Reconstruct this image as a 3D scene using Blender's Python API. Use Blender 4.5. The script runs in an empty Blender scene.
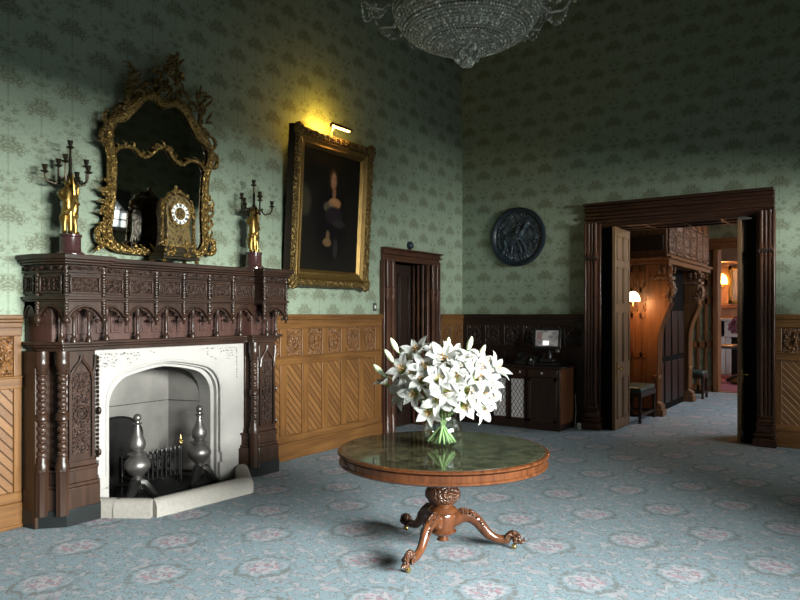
import bpy, bmesh, math, random
from mathutils import Vector, Matrix
from math import sin, cos, pi, radians, sqrt, atan2
random.seed(7)
SC = bpy.context.scene
COL = SC.collection
TH = .6031
RV = Vector((cos(TH), sin(TH), 0)); FV = Vector((-sin(TH), cos(TH), 0))

# ---------------------------------------------------------------- materials
class NT:
    def __init__(s, name):
        s.m = bpy.data.materials.new(name); s.m.use_nodes = True
        s.t = s.m.node_tree; s.n = s.t.nodes; s.l = s.t.links
        s.b = s.n.get('Principled BSDF'); s.out = s.n.get('Material Output')
        tc = s.n.new('ShaderNodeTexCoord'); s.obj = tc.outputs['Object']
        sp = s.n.new('ShaderNodeSeparateXYZ'); s.l.new(s.obj, sp.inputs[0])
        s.x, s.y, s.z = sp.outputs
    def put(s, sock, v):
        if hasattr(v, 'is_linked') or isinstance(v, bpy.types.NodeSocket): s.l.new(v, sock)
        else: sock.default_value = v
    def f(s, op, a, b=None, c=None):
        nd = s.n.new('ShaderNodeMath'); nd.operation = op
        s.put(nd.inputs[0], a)
        if b is not None: s.put(nd.inputs[1], b)
        if c is not None: s.put(nd.inputs[2], c)
        return nd.outputs[0]
    def add(s, a, b): return s.f('ADD', a, b)
    def sub(s, a, b): return s.f('SUBTRACT', a, b)
    def mul(s, a, b): return s.f('MULTIPLY', a, b)
    def ss(s, v, lo, hi):      # smoothstep lo..hi -> 0..1
        nd = s.n.new('ShaderNodeMapRange'); nd.interpolation_type = 'SMOOTHSTEP'
        s.put(nd.inputs[0], v); nd.inputs[1].default_value = lo; nd.inputs[2].default_value = hi
        return nd.outputs[0]
    def vec(s, x, y, z):
        nd = s.n.new('ShaderNodeCombineXYZ')
        for i, v in enumerate((x, y, z)): s.put(nd.inputs[i], v)
        return nd.outputs[0]
    def noise(s, v=None, scale=5., detail=3., rough=.5):
        nd = s.n.new('ShaderNodeTexNoise'); s.l.new(v if v is not None else s.obj, nd.inputs['Vector'])
        nd.inputs['Scale'].default_value = scale; nd.inputs['Detail'].default_value = detail
        nd.inputs['Roughness'].default_value = rough
        return nd.outputs['Fac']
    def voro(s, v=None, scale=5., feat='F1'):
        nd = s.n.new('ShaderNodeTexVoronoi'); s.l.new(v if v is not None else s.obj, nd.inputs['Vector'])
        nd.feature = feat; nd.inputs['Scale'].default_value = scale
        return nd.outputs['Distance']
    def mapv(s, sx=1, sy=1, sz=1):
        nd = s.n.new('ShaderNodeMapping'); s.l.new(s.obj, nd.inputs[0]); nd.inputs['Scale'].default_value = (sx, sy, sz)
        return nd.outputs[0]
    def mix(s, fac, a, b):
        nd = s.n.new('ShaderNodeMix'); nd.data_type = 'RGBA'
        s.put(nd.inputs[0], fac)
        for i, v in ((6, a), (7, b)):
            if isinstance(v, tuple): v = v if len(v) == 4 else v + (1,)
            s.put(nd.inputs[i], v)
        return nd.outputs[2]
    def bump(s, h, strength=.4, dist=.01):
        nd = s.n.new('ShaderNodeBump'); nd.inputs['Strength'].default_value = strength
        nd.inputs['Distance'].default_value = dist
        s.l.new(h, nd.inputs['Height']); s.l.new(nd.outputs[0], s.b.inputs['Normal'])
    def set(s, **k):
        for a, v in k.items():
            sock = s.b.inputs[a.replace('_', ' ')]
            if isinstance(v, tuple) and len(v) == 3: v = v + (1,)
            s.put(sock, v)
        return s.m

def plain(name, c, rough=.5, metal=0., var=.18, scale=9., bump=0., bs=30., spec=.5, **k):
    t = NT(name)
    lo = tuple(v * (1 - var) for v in c); hi = tuple(min(1, v * (1 + var)) for v in c)
    col = t.mix(t.noise(scale=scale), lo, hi)
    if bump: t.bump(t.noise(scale=bs, detail=4), bump, .01)
    return t.set(Base_Color=col, Roughness=rough, Metallic=metal, Specular_IOR_Level=spec, **k)

def wood(name, c1, c2, axis='z', rough=.4, scale=26., bump=.15, spec=.4):
    t = NT(name)
    s = {'x': (.06, 1, 1), 'y': (1, .06, 1), 'z': (1, 1, .06)}[axis]
    g = t.noise(t.mapv(*s), scale, 4, .6)
    g2 = t.noise(scale=2.3, detail=2)
    fac = t.ss(t.add(t.mul(g, .75), t.mul(g2, .35)), .3, .8)
    t.bump(g, bump, .004)
    return t.set(Base_Color=t.mix(fac, c1, c2), Roughness=rough, Specular_IOR_Level=spec)

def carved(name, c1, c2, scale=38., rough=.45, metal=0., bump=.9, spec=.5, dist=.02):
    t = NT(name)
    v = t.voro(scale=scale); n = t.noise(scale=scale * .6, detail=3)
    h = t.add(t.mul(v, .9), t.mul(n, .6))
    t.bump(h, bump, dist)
    return t.set(Base_Color=t.mix(t.ss(h, .35, .95), c1, c2), Roughness=rough, Metallic=metal, Specular_IOR_Level=spec)  # hollows of the relief coloured darker, painting in their shade

def boards(name, c1, c2, groove, ax='y', per=.062, slope=1.1, rough=.42):
    t = NT(name)
    a = t.y if ax == 'y' else t.x
    st = t.mul(t.add(t.z, t.mul(a, slope)), 1 / (per * sqrt(1 + slope * slope)))
    fr = t.f('FRACT', st); tri = t.f('ABSOLUTE', t.sub(fr, .5))
    gr = t.ss(tri, .40, .47)
    per_b = t.f('FLOOR', st)
    wn = t.n.new('ShaderNodeTexWhiteNoise'); wn.noise_dimensions = '1D'; t.l.new(per_b, wn.inputs['W'])
    g = t.noise(scale=14, detail=4)
    fac = t.add(t.mul(wn.outputs[0], .6), t.mul(g, .5))
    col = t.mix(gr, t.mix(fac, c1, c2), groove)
    t.bump(t.sub(1., gr), .8, .008)
    return t.set(Base_Color=col, Roughness=rough)

def wallpaper(name, ax):
    t = NT(name)
    a = t.y if ax == 'y' else t.x
    W, P = .265, .55
    u0 = t.mul(a, 1 / W); ci = t.f('FLOOR', u0); u = t.mul(t.sub(t.f('FRACT', u0), .5), W)
    odd = t.f('ABSOLUTE', t.f('MODULO', ci, 2.))
    v0 = t.add(t.mul(t.z, 1 / P), t.mul(odd, .36)); v = t.mul(t.sub(t.f('FRACT', v0), .5), P)
    au = t.f('ABSOLUTE', u)
    # main spray of leaves: an oval envelope broken by mirrored noise
    e = t.add(t.f('POWER', t.mul(au, 1 / .150), 2.), t.f('POWER', t.mul(t.sub(v, t.mul(t.f('SINE', t.mul(au, 42.)), .022)), 1 / .078), 2.))
    n = t.noise(t.vec(t.mul(au, .8), t.mul(v, 1.25), t.mul(odd, .0)), 48., 4., .68)
    n2 = t.noise(t.vec(au, t.add(v, 3.7), 0.), 26., 3., .6)
    spray = t.mul(t.ss(t.add(e, t.mul(t.sub(n2, .5), 1.6)), 1.05, .6), t.ss(t.add(n, t.mul(e, -.05)), .395, .50))
    # smaller sprig half a drop below
    vv = t.sub(t.f('ABSOLUTE', v), P * .5 - .03)
    e2 = t.add(t.f('POWER', t.mul(au, 1 / .10), 2.), t.f('POWER', t.mul(vv, 1 / .07), 2.))
    sprig = t.mul(t.ss(e2, 1., .5), t.ss(n2, .46, .56))
    stem = t.mul(t.ss(au, .006, .002), t.ss(t.f('ABSOLUTE', v), .21, .19))
    fil = t.mul(t.ss(t.f('ABSOLUTE', t.sub(t.noise(t.vec(au, v, 5.), 13., 1.), .5)), .018, .006), .55)
    mot = t.f('MAXIMUM', t.f('MAXIMUM', spray, t.mul(sprig, .8)), t.f('MAXIMUM', t.mul(stem, .6), fil))
    weave = t.mul(t.f('SINE', t.mul(t.z, 520.)), .035)
    big = t.noise(scale=.9, detail=2)
    cl = t.noise(scale=70, detail=2)
    base = t.mix(t.add(big, weave), (.235, .290, .212), (.310, .368, .280))
    base = t.mix(t.mul(cl, .25), base, (.16, .22, .15))
    dark = t.mix(t.noise(scale=6), (.075, .082, .045), (.135, .130, .075))
    return t.set(Base_Color=t.mix(t.mul(mot, .74), base, dark), Roughness=.62, Specular_IOR_Level=.25)

def carpet(name):
    t = NT(name)
    W, P = .47, .98
    wob = t.noise(scale=3.)
    u0 = t.mul(t.sub(t.x, 4.15 - W / 2), 1 / W); ci = t.f('FLOOR', u0); u = t.mul(t.sub(t.f('FRACT', u0), .5), W)
    odd = t.f('ABSOLUTE', t.f('MODULO', ci, 2.))
    v0 = t.add(t.mul(t.sub(t.y, -5.75 - P / 2), 1 / P), t.mul(odd, -.5)); v = t.mul(t.sub(t.f('FRACT', v0), .5), P)
    wn = t.noise(t.vec(u, v, 0.), 11., 2.)
    r = t.add(t.f('SQRT', t.add(t.mul(u, u), t.mul(t.mul(v, v), .92))), t.mul(t.sub(wn, .5), .13))
    wv = t.noise(scale=7., detail=2)
    ux = t.add(u, t.mul(t.sub(wv, .5), .05)); vx = t.add(v, t.mul(t.sub(t.noise(scale=8.3, detail=2), .5), .05))
    fa = t.noise(t.vec(ux, vx, t.mul(odd, 2.)), 17., 2., .55)
    fb = t.noise(t.vec(ux, vx, t.add(t.mul(odd, 2.), 9.)), 12., 2., .55)
    fc = t.noise(t.vec(ux, vx, t.add(t.mul(odd, 2.), 4.)), 21., 2., .6)
    fd = t.noise(scale=13., detail=3)
    ring = t.mul(t.ss(t.f('ABSOLUTE', t.sub(r, .172)), .030, .012), t.ss(fc, .40, .52))
    inner = t.ss(r, .150, .115)
    flow = t.mul(inner, t.ss(fa, .44, .51)); fout = t.mul(inner, t.ss(t.f('ABSOLUTE', t.sub(fa, .455)), .045, .015))
    red = t.mul(t.ss(r, .13, .08), t.ss(fc, .52, .58))
    out = t.ss(r, .165, .205)
    spr = t.mul(out, t.ss(fb, .55, .60)); sout = t.mul(out, t.ss(t.f('ABSOLUTE', t.sub(fb, .545)), .026, .010))
    pk = t.mul(out, t.ss(fc, .60, .65))
    vine = t.mul(out, t.ss(t.f('ABSOLUTE', t.sub(t.add(t.mul(fa, .5), t.mul(fd, .5)), .5)), .016, .007))
    pile = t.noise(scale=120, detail=2, rough=.6)
    big = t.noise(scale=.9, detail=2)
    base = t.mix(t.add(t.mul(t.ss(pile, .3, .7), .45), t.mul(big, .55)), (.180, .248, .290), (.262, .335, .378))
    c = t.mix(t.mul(vine, .70), base, (.13, .14, .125))
    c = t.mix(t.mul(spr, .55), c, (.40, .36, .38)); c = t.mix(t.mul(sout, .50), c, (.15, .14, .13))
    c = t.mix(t.mul(pk, .50), c, (.36, .22, .25))
    c = t.mix(t.mul(ring, .70), c, (.15, .14, .125))
    c = t.mix(t.mul(inner, .16), c, (.42, .38, .40)); c = t.mix(t.mul(flow, .50), c, (.47, .42, .44)); c = t.mix(t.mul(fout, .60), c, (.17, .13, .14))
    c = t.mix(t.mul(red, .60), c, (.33, .15, .19))
    t.bump(pile, .25, .004)
    return t.set(Base_Color=c, Roughness=.95, Specular_IOR_Level=.1)

def emit(name, c, strength):
    t = NT(name)
    t.b.inputs['Emission Color'].default_value = tuple(c) + (1,)
    g = t.noise(scale=30)
    t.put(t.b.inputs['Emission Strength'], t.add(t.mul(g, strength * .3), strength * .85))
    return t.set(Base_Color=tuple(c), Roughness=.4)

def thin_glass(name, tint=(.93, .97, .95), rough=.02, gloss=.08, ior=1.45, cap=.35):
    # sheet glass that lets light straight through, with fresnel reflections
    t = NT(name)
    tr = t.n.new('ShaderNodeBsdfTransparent'); tr.inputs[0].default_value = tint + (1,)
    gl = t.n.new('ShaderNodeBsdfGlossy'); gl.inputs['Color'].default_value = (.8, .8, .8, 1); gl.inputs['Roughness'].default_value = rough
    fr = t.n.new('ShaderNodeFresnel'); fr.inputs[0].default_value = ior
    n = t.noise(scale=5); fac = t.f('MINIMUM', t.add(t.mul(fr.outputs[0], .7), t.mul(n, gloss)), cap)
    mx = t.n.new('ShaderNodeMixShader'); t.l.new(fac, mx.inputs[0]); t.l.new(tr.outputs[0], mx.inputs[1]); t.l.new(gl.outputs[0], mx.inputs[2])
    t.l.new(mx.outputs[0], t.out.inputs[0]); return t.m

M = {}
M['paper_y'] = wallpaper('green_damask_left', 'y')
M['paper_x'] = wallpaper('green_damask_back', 'x')
M['carpet'] = carpet('blue_floral_carpet')
M['plaster'] = plain('dark_ceiling_plaster', (.20, .20, .18), .9)
M['oak'] = wood('honey_oak', (.086, .035, .0095), (.190, .086, .025), 'z', .36)
M['oak_h'] = wood('honey_oak_rail', (.080, .033, .009), (.175, .079, .023), 'y', .36)
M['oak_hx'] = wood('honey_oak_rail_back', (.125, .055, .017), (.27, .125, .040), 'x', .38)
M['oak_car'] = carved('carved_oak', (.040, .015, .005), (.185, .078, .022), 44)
M['oak_bd'] = boards('oak_diagonal_boards', (.092, .037, .010), (.195, .087, .025), (.030, .012, .004), 'y')
M['oak_bdx'] = boards('oak_diagonal_boards_back', (.13, .058, .019), (.20, .095, .033), (.36, .20, .09), 'x')  # pale groove colour paints in light catching the board edges
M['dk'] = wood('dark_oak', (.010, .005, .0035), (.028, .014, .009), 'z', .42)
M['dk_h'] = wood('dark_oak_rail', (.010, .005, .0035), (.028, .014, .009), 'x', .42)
M['dk_car'] = carved('carved_dark_oak', (.006, .003, .0025), (.036, .018, .011), 44)
M['mw'] = wood('mantel_oak', (.012, .0055, .0033), (.046, .022, .0135), 'z', .34)
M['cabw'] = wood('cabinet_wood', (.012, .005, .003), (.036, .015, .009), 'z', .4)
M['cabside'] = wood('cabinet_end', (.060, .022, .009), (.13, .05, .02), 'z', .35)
M['mw_h'] = wood('mantel_oak_across', (.011, .005, .003), (.040, .019, .012), 'y', .34)
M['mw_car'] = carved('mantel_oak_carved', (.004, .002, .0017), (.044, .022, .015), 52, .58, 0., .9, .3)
M['mw_red'] = wood('mantel_oak_recess', (.030, .012, .009), (.075, .033, .025), 'z', .45)
M['case'] = wood('door_casing_oak', (.026, .010, .0065), (.092, .038, .021), 'z', .32)
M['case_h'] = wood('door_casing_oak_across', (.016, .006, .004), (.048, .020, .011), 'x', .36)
M['leaf'] = wood('door_leaf_oak', (.10, .055, .025), (.19, .11, .055), 'z', .45)
M['hallw'] = wood('hall_oak', (.10, .042, .018), (.24, .11, .045), 'z', .4)
M['hallw_car'] = carved('hall_oak_carved', (.045, .018, .010), (.24, .12, .065), 40)
M['black'] = plain('black_void_shade', (.006, .005, .0045), .9, spec=.1)  # near black colour that paints in the shade of voids and gaps
M['slate'] = plain('black_slate_base', (.012, .014, .014), .3, var=.3)
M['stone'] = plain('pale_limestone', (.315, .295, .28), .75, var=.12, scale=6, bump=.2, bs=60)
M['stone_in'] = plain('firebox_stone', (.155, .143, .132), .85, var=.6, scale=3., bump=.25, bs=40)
M['stone_car'] = carved('carved_limestone', (.04, .035, .03), (.32, .30, .28), 48, .8)
M['fender'] = plain('grey_sandstone', (.32, .295, .265), .85, var=.22, scale=40, bump=.25, bs=90)
M['iron'] = plain('black_iron', (.030, .028, .027), .34, .75, var=.3, bump=.15, bs=50)
M['steel'] = plain('dull_steel', (.20, .185, .175), .40, .85, var=.25, bump=.06, bs=30)
M['gilt'] = carved('gilt', (.060, .032, .008), (.36, .225, .065), 60, .38, .85, .7)
M['gilt_s'] = plain('gilt_smooth', (.32, .20, .055), .32, .9, var=.5, bump=.2, bs=40)
M['gilt_d'] = carved('dull_gilt', (.028, .017, .006), (.22, .14, .045), 46, .42, .7, .9)
M['gilt_d2'] = carved('old_gilt', (.050, .029, .009), (.38, .24, .075), 52, .36, .8, .8)
M['boulle'] = carved('dark_inlaid_case', (.016, .011, .007), (.17, .115, .04), 34, .36, .5, .25)
M['gilt_in'] = plain('gilt_inner_slip', (.22, .135, .042), .4, .8, var=.35, bump=.3, bs=60)
M['bronze'] = plain('dark_bronze', (.032, .024, .013), .36, .7, var=.35)
M['brass'] = plain('brass', (.55, .38, .13), .25, .95, var=.2)
M['porph'] = plain('red_marble', (.055, .024, .024), .14, var=.5, scale=60)
M['mirror'] = plain('mirror_glass', (.34, .34, .33), .025, 1., var=.04)
M['walnut'] = wood('walnut', (.044, .014, .0055), (.118, .040, .0145), 'z', .20, spec=.6)
M['walnut_c'] = carved('walnut_carved', (.018, .0065, .0035), (.080, .029, .012), 60, .32)
def baize_mat():
    t = NT('green_brown_marble_top'); n = t.noise(scale=13, detail=7, rough=.7)
    c = t.mix(t.ss(n, .36, .66), (.014, .016, .009), (.080, .077, .042))
    return t.set(Base_Color=c, Roughness=.05, Specular_IOR_Level=.6)
M['baize'] = baize_mat()
def petal_mat():
    t = NT('white_petal'); r = t.f('SQRT', t.add(t.mul(t.x, t.x), t.mul(t.y, t.y)))
    c = t.mix(t.ss(r, .008, .050), (.36, .46, .13), (.50, .50, .485)); ang = t.f('ARCTAN2', t.y, t.x)
    rib = t.ss(t.f('ABSOLUTE', t.f('SINE', t.mul(ang, 3.))), .22, .02)
    c = t.mix(t.mul(rib, .25), c, (.40, .45, .28))
    t.bump(t.noise(scale=60), .15, .003); m = t.set(Base_Color=c, Roughness=.5)
    tl = t.n.new('ShaderNodeBsdfTranslucent'); t.l.new(c, tl.inputs[0]); mx = t.n.new('ShaderNodeMixShader'); mx.inputs[0].default_value = .38
    t.l.new(t.b.outputs[0], mx.inputs[1]); t.l.new(tl.outputs[0], mx.inputs[2]); t.l.new(mx.outputs[0], t.out.inputs[0]); return m
M['petal'] = petal_mat()
M['petal_s'] = plain('pale_green_bud', (.62, .70, .45), .5, var=.15, scale=20)
M['stemg'] = plain('lily_stem', (.34, .47, .22), .45, var=.25)
M['leafg'] = plain('lily_leaf', (.055, .14, .035), .4, var=.3)
M['anther'] = plain('orange_anther', (.34, .17, .05), .7)
M['glass'] = thin_glass('vase_glass', (.96, .985, .97), .02, .14, 1.4, .30)
M['water'] = thin_glass('vase_water', (.95, .98, .95), .02, .02, 1.15, .15)
M['pane'] = thin_glass('window_pane', (.95, .98, .97), .02, .02)
M['lead'] = plain('lead_came', (.05, .05, .05), .5, .5)
M['crystal'] = plain('cut_crystal', (.135, .145, .115), .10, .05, var=.9, scale=55, spec=1.)
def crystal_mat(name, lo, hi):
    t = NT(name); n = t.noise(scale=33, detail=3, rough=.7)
    return t.set(Base_Color=t.mix(t.ss(n, .47, .66), lo, hi), Roughness=.08, Specular_IOR_Level=1.)  # bright patches and high colours paint in window glints on the facets
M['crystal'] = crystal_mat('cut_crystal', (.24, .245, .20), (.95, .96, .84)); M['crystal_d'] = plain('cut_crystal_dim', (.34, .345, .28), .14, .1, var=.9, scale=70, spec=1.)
M['blue_d'] = plain('dark_blue_glaze', (.012, .020, .030), .35, var=.3)
M['plastic'] = plain('black_plastic', (.013, .013, .014), .35)
M['white'] = plain('white_plate', (.75, .75, .70), .4)
M['red_carpet'] = plain('red_carpet', (.20, .055, .075), .95, var=.35, scale=30)
M['leather'] = plain('green_leather', (.035, .055, .045), .35, var=.3)
M['far_wall'] = plain('far_room_wall', (.30, .17, .10), .7, var=.3, scale=6)
M['lat_cloth'] = plain('pale_lattice_cloth', (.74, .69, .70), .9, var=.08)

# ---------------------------------------------------------------- mesh helpers
def B(): return bmesh.new()
def bx(bm, x0, x1, y0, y1, z0, z1):
    v = [bm.verts.new(p) for p in ((x0,y0,z0),(x1,y0,z0),(x1,y1,z0),(x0,y1,z0),(x0,y0,z1),(x1,y0,z1),(x1,y1,z1),(x0,y1,z1))]
    for f in ((3,2,1,0),(4,5,6,7),(0,1,5,4),(1,2,6,5),(2,3,7,6),(3,0,4,7)): bm.faces.new([v[i] for i in f])
    return bm
def box(*a): return bx(B(), *a)
def rings(bm, rs, cap=True, closed=True):
    R = [[bm.verts.new(p) for p in r] for r in rs]
    n = len(R[0])
    for a, b in zip(R, R[1:]):
        for i in range(n if closed else n - 1):
            j = (i + 1) % n
            bm.faces.new((a[i], a[j], b[j], b[i]))
    if cap and closed:
        bm.faces.new(R[0][::-1]); bm.faces.new(R[-1])
    return bm
def tube(bm, pts, r, seg=8, cap=True, flat=1.):
    P = [Vector(p) for p in pts]; n = len(P)
    rr = r if isinstance(r, (list, tuple)) else [r] * n
    t0 = (P[1] - P[0]).normalized()
    up = Vector((0, 0, 1)) if abs(t0.z) < .9 else Vector((1, 0, 0))
    nrm = (up - t0 * up.dot(t0)).normalized(); out = []
    for i in range(n):
        t = (P[min(i + 1, n - 1)] - P[max(i - 1, 0)])
        t = t.normalized() if t.length > 1e-9 else t0
        nrm = nrm - t * nrm.dot(t)
        nrm = nrm.normalized() if nrm.length > 1e-6 else t.orthogonal().normalized()
        b = t.cross(nrm)
        out.append([P[i] + (nrm * cos(2*pi*k/seg) + b * sin(2*pi*k/seg) * flat) * max(rr[i], 1e-4) for k in range(seg)])
    return rings(bm, out, cap)
def lathe(bm, prof, c=(0,0,0), seg=20, axis='z'):
    c = Vector(c); out = []
    for r, z in prof:
        r = max(r, 2e-4); ring = []
        for k in range(seg):
            a = 2*pi*k/seg
            p = {'z': (r*cos(a), r*sin(a), z), 'x': (z, r*cos(a), r*sin(a)), 'y': (r*sin(a), z, r*cos(a))}[axis]
            ring.append(c + Vector(p))
        out.append(ring)
    return rings(bm, out)
def ball(bm, c, r, seg=10, rg=6):
    r = r if isinstance(r, (tuple, list)) else (r, r, r); c = Vector(c); out = []
    for j in range(rg + 1):
        a = -pi/2 + pi*j/rg; k = max(cos(a), 1e-3)
        out.append([c + Vector((r[0]*k*cos(2*pi*i/seg), r[1]*k*sin(2*pi*i/seg), r[2]*sin(a))) for i in range(seg)])
    return rings(bm, out)
def prism(bm, poly, fn, w0, w1):   # polygon (u,v) extruded between w0 and w1; fn maps u,v,w
    return rings(bm, [[Vector(fn(u, v, w)) for u, v in poly] for w in (w0, w1)])
YZ = lambda u, v, w: (w, u, v)
XZ = lambda u, v, w: (u, w, v)
XY = lambda u, v, w: (u, v, w)
def strip_arch(bm, arch, outer, fn, w0, w1):   # band between two polylines of equal length, extruded
    n = len(arch)
    for i in range(n - 1):
        q = [arch[i], arch[i+1], outer[i+1], outer[i]]
        rings(bm, [[Vector(fn(u, v, w)) for u, v in q] for w in (w0, w1)])
    return bm
def twist(bm, cx, cy, z0, z1, r, turns=6, seg=10, nz=None, amp=.22, lobes=2):
    nz = nz or int(turns * 8); out = []
    for j in range(nz + 1):
        z = z0 + (z1 - z0) * j / nz; ph = 2*pi*turns*j/nz
        out.append([Vector((cx + r*(1 + amp*cos(lobes*a - ph))*cos(a), cy + r*(1 + amp*cos(lobes*a - ph))*sin(a), z))
                    for a in (2*pi*k/seg for k in range(seg))])
    return rings(bm, out)
def scroll(c, r0, r1, a0, a1, fn, n=14):    # spiral polyline in a plane
    return [fn(c[0] + (r0 + (r1-r0)*i/n)*cos(a0 + (a1-a0)*i/n), c[1] + (r0 + (r1-r0)*i/n)*sin(a0 + (a1-a0)*i/n)) for i in range(n+1)]
def torus(bm, c, R, r, axis='x', seg=24, s2=8):
    pts = []
    for k in range(seg + 1):
        a = 2*pi*k/seg
        pts.append(Vector(c) + Vector({'x': (0, R*cos(a), R*sin(a)), 'y': (R*cos(a), 0, R*sin(a)), 'z': (R*cos(a), R*sin(a), 0)}[axis]))
    return tube(bm, pts, r, s2, False)
def ngon(bm, pts):
    bm.faces.new([bm.verts.new(p) for p in pts]); return bm

# ---------------------------------------------------------------- object helpers
def base_of(o):
    p = Vector((0, 0, 0))
    while o is not None: p = p + o.location; o = o.parent
    return p
def obj(name, bm, mat, parent=None, smooth=True, bevel=0., local=False, label=None, angle=38):
    if parent is not None and not local:
        bmesh.ops.translate(bm, verts=bm.verts[:], vec=-base_of(parent))
    bmesh.ops.recalc_face_normals(bm, faces=bm.faces[:])
    me = bpy.data.meshes.new(name); bm.to_mesh(me); bm.free()
    if isinstance(mat, str): mat = M[mat]
    me.materials.append(mat)
    if smooth:
        me.polygons.foreach_set('use_smooth', [True] * len(me.polygons))
        me.set_sharp_from_angle(angle=radians(angle))
    o = bpy.data.objects.new(name, me); COL.objects.link(o)
    if parent is not None: o.parent = parent
    if bevel:
        md = o.modifiers.new('bevel', 'BEVEL'); md.width = bevel; md.segments = 2; md.limit_method = 'ANGLE'
    if label: o['label'] = label
    return o
def tag(o, label, cat, group=None, kind=None):
    o['label'] = label; o['category'] = cat
    if group: o['group'] = group
    if kind: o['kind'] = kind
    return o
def thing(name, label, cat, loc=(0,0,0), group=None, kind=None, rot=None):
    o = bpy.data.objects.new(name, None); COL.objects.link(o); o.location = loc
    o.empty_display_size = .1
    if rot: o.rotation_euler = rot
    return tag(o, label, cat, group, kind)
def struct(name, bm, mat, label, cat='wall', **k):
    return tag(obj(name, bm, mat, **k), label, cat, kind='structure')
def dup(src, loc, label, rotz=None):
    def cp(o, parent):
        c = o.copy(); COL.objects.link(c)
        if parent is not None:
            c.parent = parent; c.matrix_parent_inverse = o.matrix_parent_inverse.copy()
        for ch in [q for q in COL.objects if q.parent == o]: cp(ch, c)
        return c
    r = cp(src, None); r.location = loc; r['label'] = label
    if rotz is not None: r.rotation_euler = (0, 0, rotz)
    return r
E1, E2, E3, EF, SPR, TLT, EP, EH, EHD, EXPO = 14500, 14, 26, 13, 110, 33, 3.4, 22, 130, 0.0
# ================================================================ SETTING
RX, RY, RZ = 7.4, -12.6, 7.2         # room: X 0..RX, Y RY..0
# floor and ceiling
struct('floor', box(-.6, RX, RY, .72, -.1, 0), 'carpet', 'pale blue floral carpet covering the drawing room floor', 'floor')
struct('floor', box(2.0, 7.0, .72, 6.22, -.1, 0), 'carpet', 'pale blue carpet of the hall beyond the open double doors', 'floor')
struct('floor', box(2.0, 7.0, 6.28, 11.4, -.1, 0), 'red_carpet', 'dark red carpet of the far room', 'floor')
struct('trim_9', box(2.0, 7.0, 6.18, 6.32, -.02, .012), 'oak_hx', 'wooden threshold strip between blue and red carpet', 'threshold', bevel=.004)
struct('ceiling', box(-.6, RX + .3, RY - .3, .7, RZ, RZ + .2), 'plaster', 'dark ceiling above the green papered walls', 'ceiling')
# left wall with door opening and fire opening
b = B()
for y0, y1, z0, z1 in ((RY-.3, -6.52, 0, RZ), (-6.52, -5.34, 1.28, RZ), (-5.34, -2.0, 0, RZ), (-2.0, -1.15, 2.44, RZ), (-1.15, .7, 0, RZ)):
    bx(b, -.6, 0, y0, y1, z0, z1)
struct('wall_left', b, 'paper_y', 'left wall in green damask wallpaper', smooth=False)
b = B()
for x0, x1, z0, z1 in ((0, 2.32, 0, RZ), (2.32, 4.40, 3.02, RZ), (4.40, RX + .3, 0, RZ)):
    bx(b, x0, x1, 0, .7, z0, z1)
struct('wall_back', b, 'paper_x', 'far wall in green damask wallpaper with the wide doorway', smooth=False)
# right wall with windows (outside the picture, one shows in the mirror, the last is added for light)
WIN = ((-8.5, -5.2, .75, 2.95), (-2.7, -1.36, 2.55, 3.35), (-1.12, -.32, .9, 3.2))
b = B()
ys = [RY - .3] + [v for w in WIN for v in w[:2]] + [0.0]
for i in range(0, len(ys), 2): bx(b, RX, RX + .3, ys[i], ys[i+1], 0, RZ)
for w in WIN:
    bx(b, RX, RX + .3, w[0], w[1], 0, w[2]); bx(b, RX, RX + .3, w[0], w[1], w[3], RZ)
struct('wall_right', b, 'paper_y', 'window wall in green damask wallpaper', smooth=False)
struct('wall_front', box(-.6, RX + .3, RY - .3, RY, 0, RZ), 'paper_x', 'wall behind the viewer in green damask wallpaper', smooth=False)
for i, w in enumerate(WIN):
    b = B()
    for y in (w[0], w[1]): bx(b, RX + .06, RX + .2, y - .05, y + .05, w[2], w[3])
    for z in (w[2], w[3]): bx(b, RX + .06, RX + .2, w[0], w[1], z - .05, z + .05)
    n = (3, 2, 1)[i]
    for k in range(1, n): y = w[0] + (w[1]-w[0])*k/n; bx(b, RX + .07, RX + .19, y - .05, y + .05, w[2], w[3])
    f = struct('window_%d' % (i + 1), b, 'stone', 'tall stone mullioned window with leaded panes', 'window', smooth=False)  # the last window is unseen, invented to let in light
    b = B()
    for k in range(n):
        a0 = w[0] + (w[1]-w[0])*k/n; a1 = w[0] + (w[1]-w[0])*(k+1)/n
        for j in range(1, 4): y = a0 + (a1-a0)*j/4; bx(b, RX + .12, RX + .135, y - .014, y + .014, w[2], w[3])
    z = w[2]
    while z < w[3]: bx(b, RX + .12, RX + .135, w[0], w[1], z - .014, z + .014); z += (.34 if i == 0 else .2)
    if i == 1: prism(b, [(w[1], w[3]), (w[1], w[3] - .50), (w[1] - .62, w[3])], lambda u, v, q: (q, u, v), RX + .02, RX + .25)
    obj('lead_lattice', b, 'lead', f, smooth=False)
    obj('pane', box(RX + .126, RX + .129, w[0], w[1], w[2], w[3]), 'pane', f, smooth=False)
    obj('window_sill', box(RX - .16, RX + .06, w[0] - .1, w[1] + .1, w[2] - .08, w[2] - .03), 'oak_h', f, bevel=.01)

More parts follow.
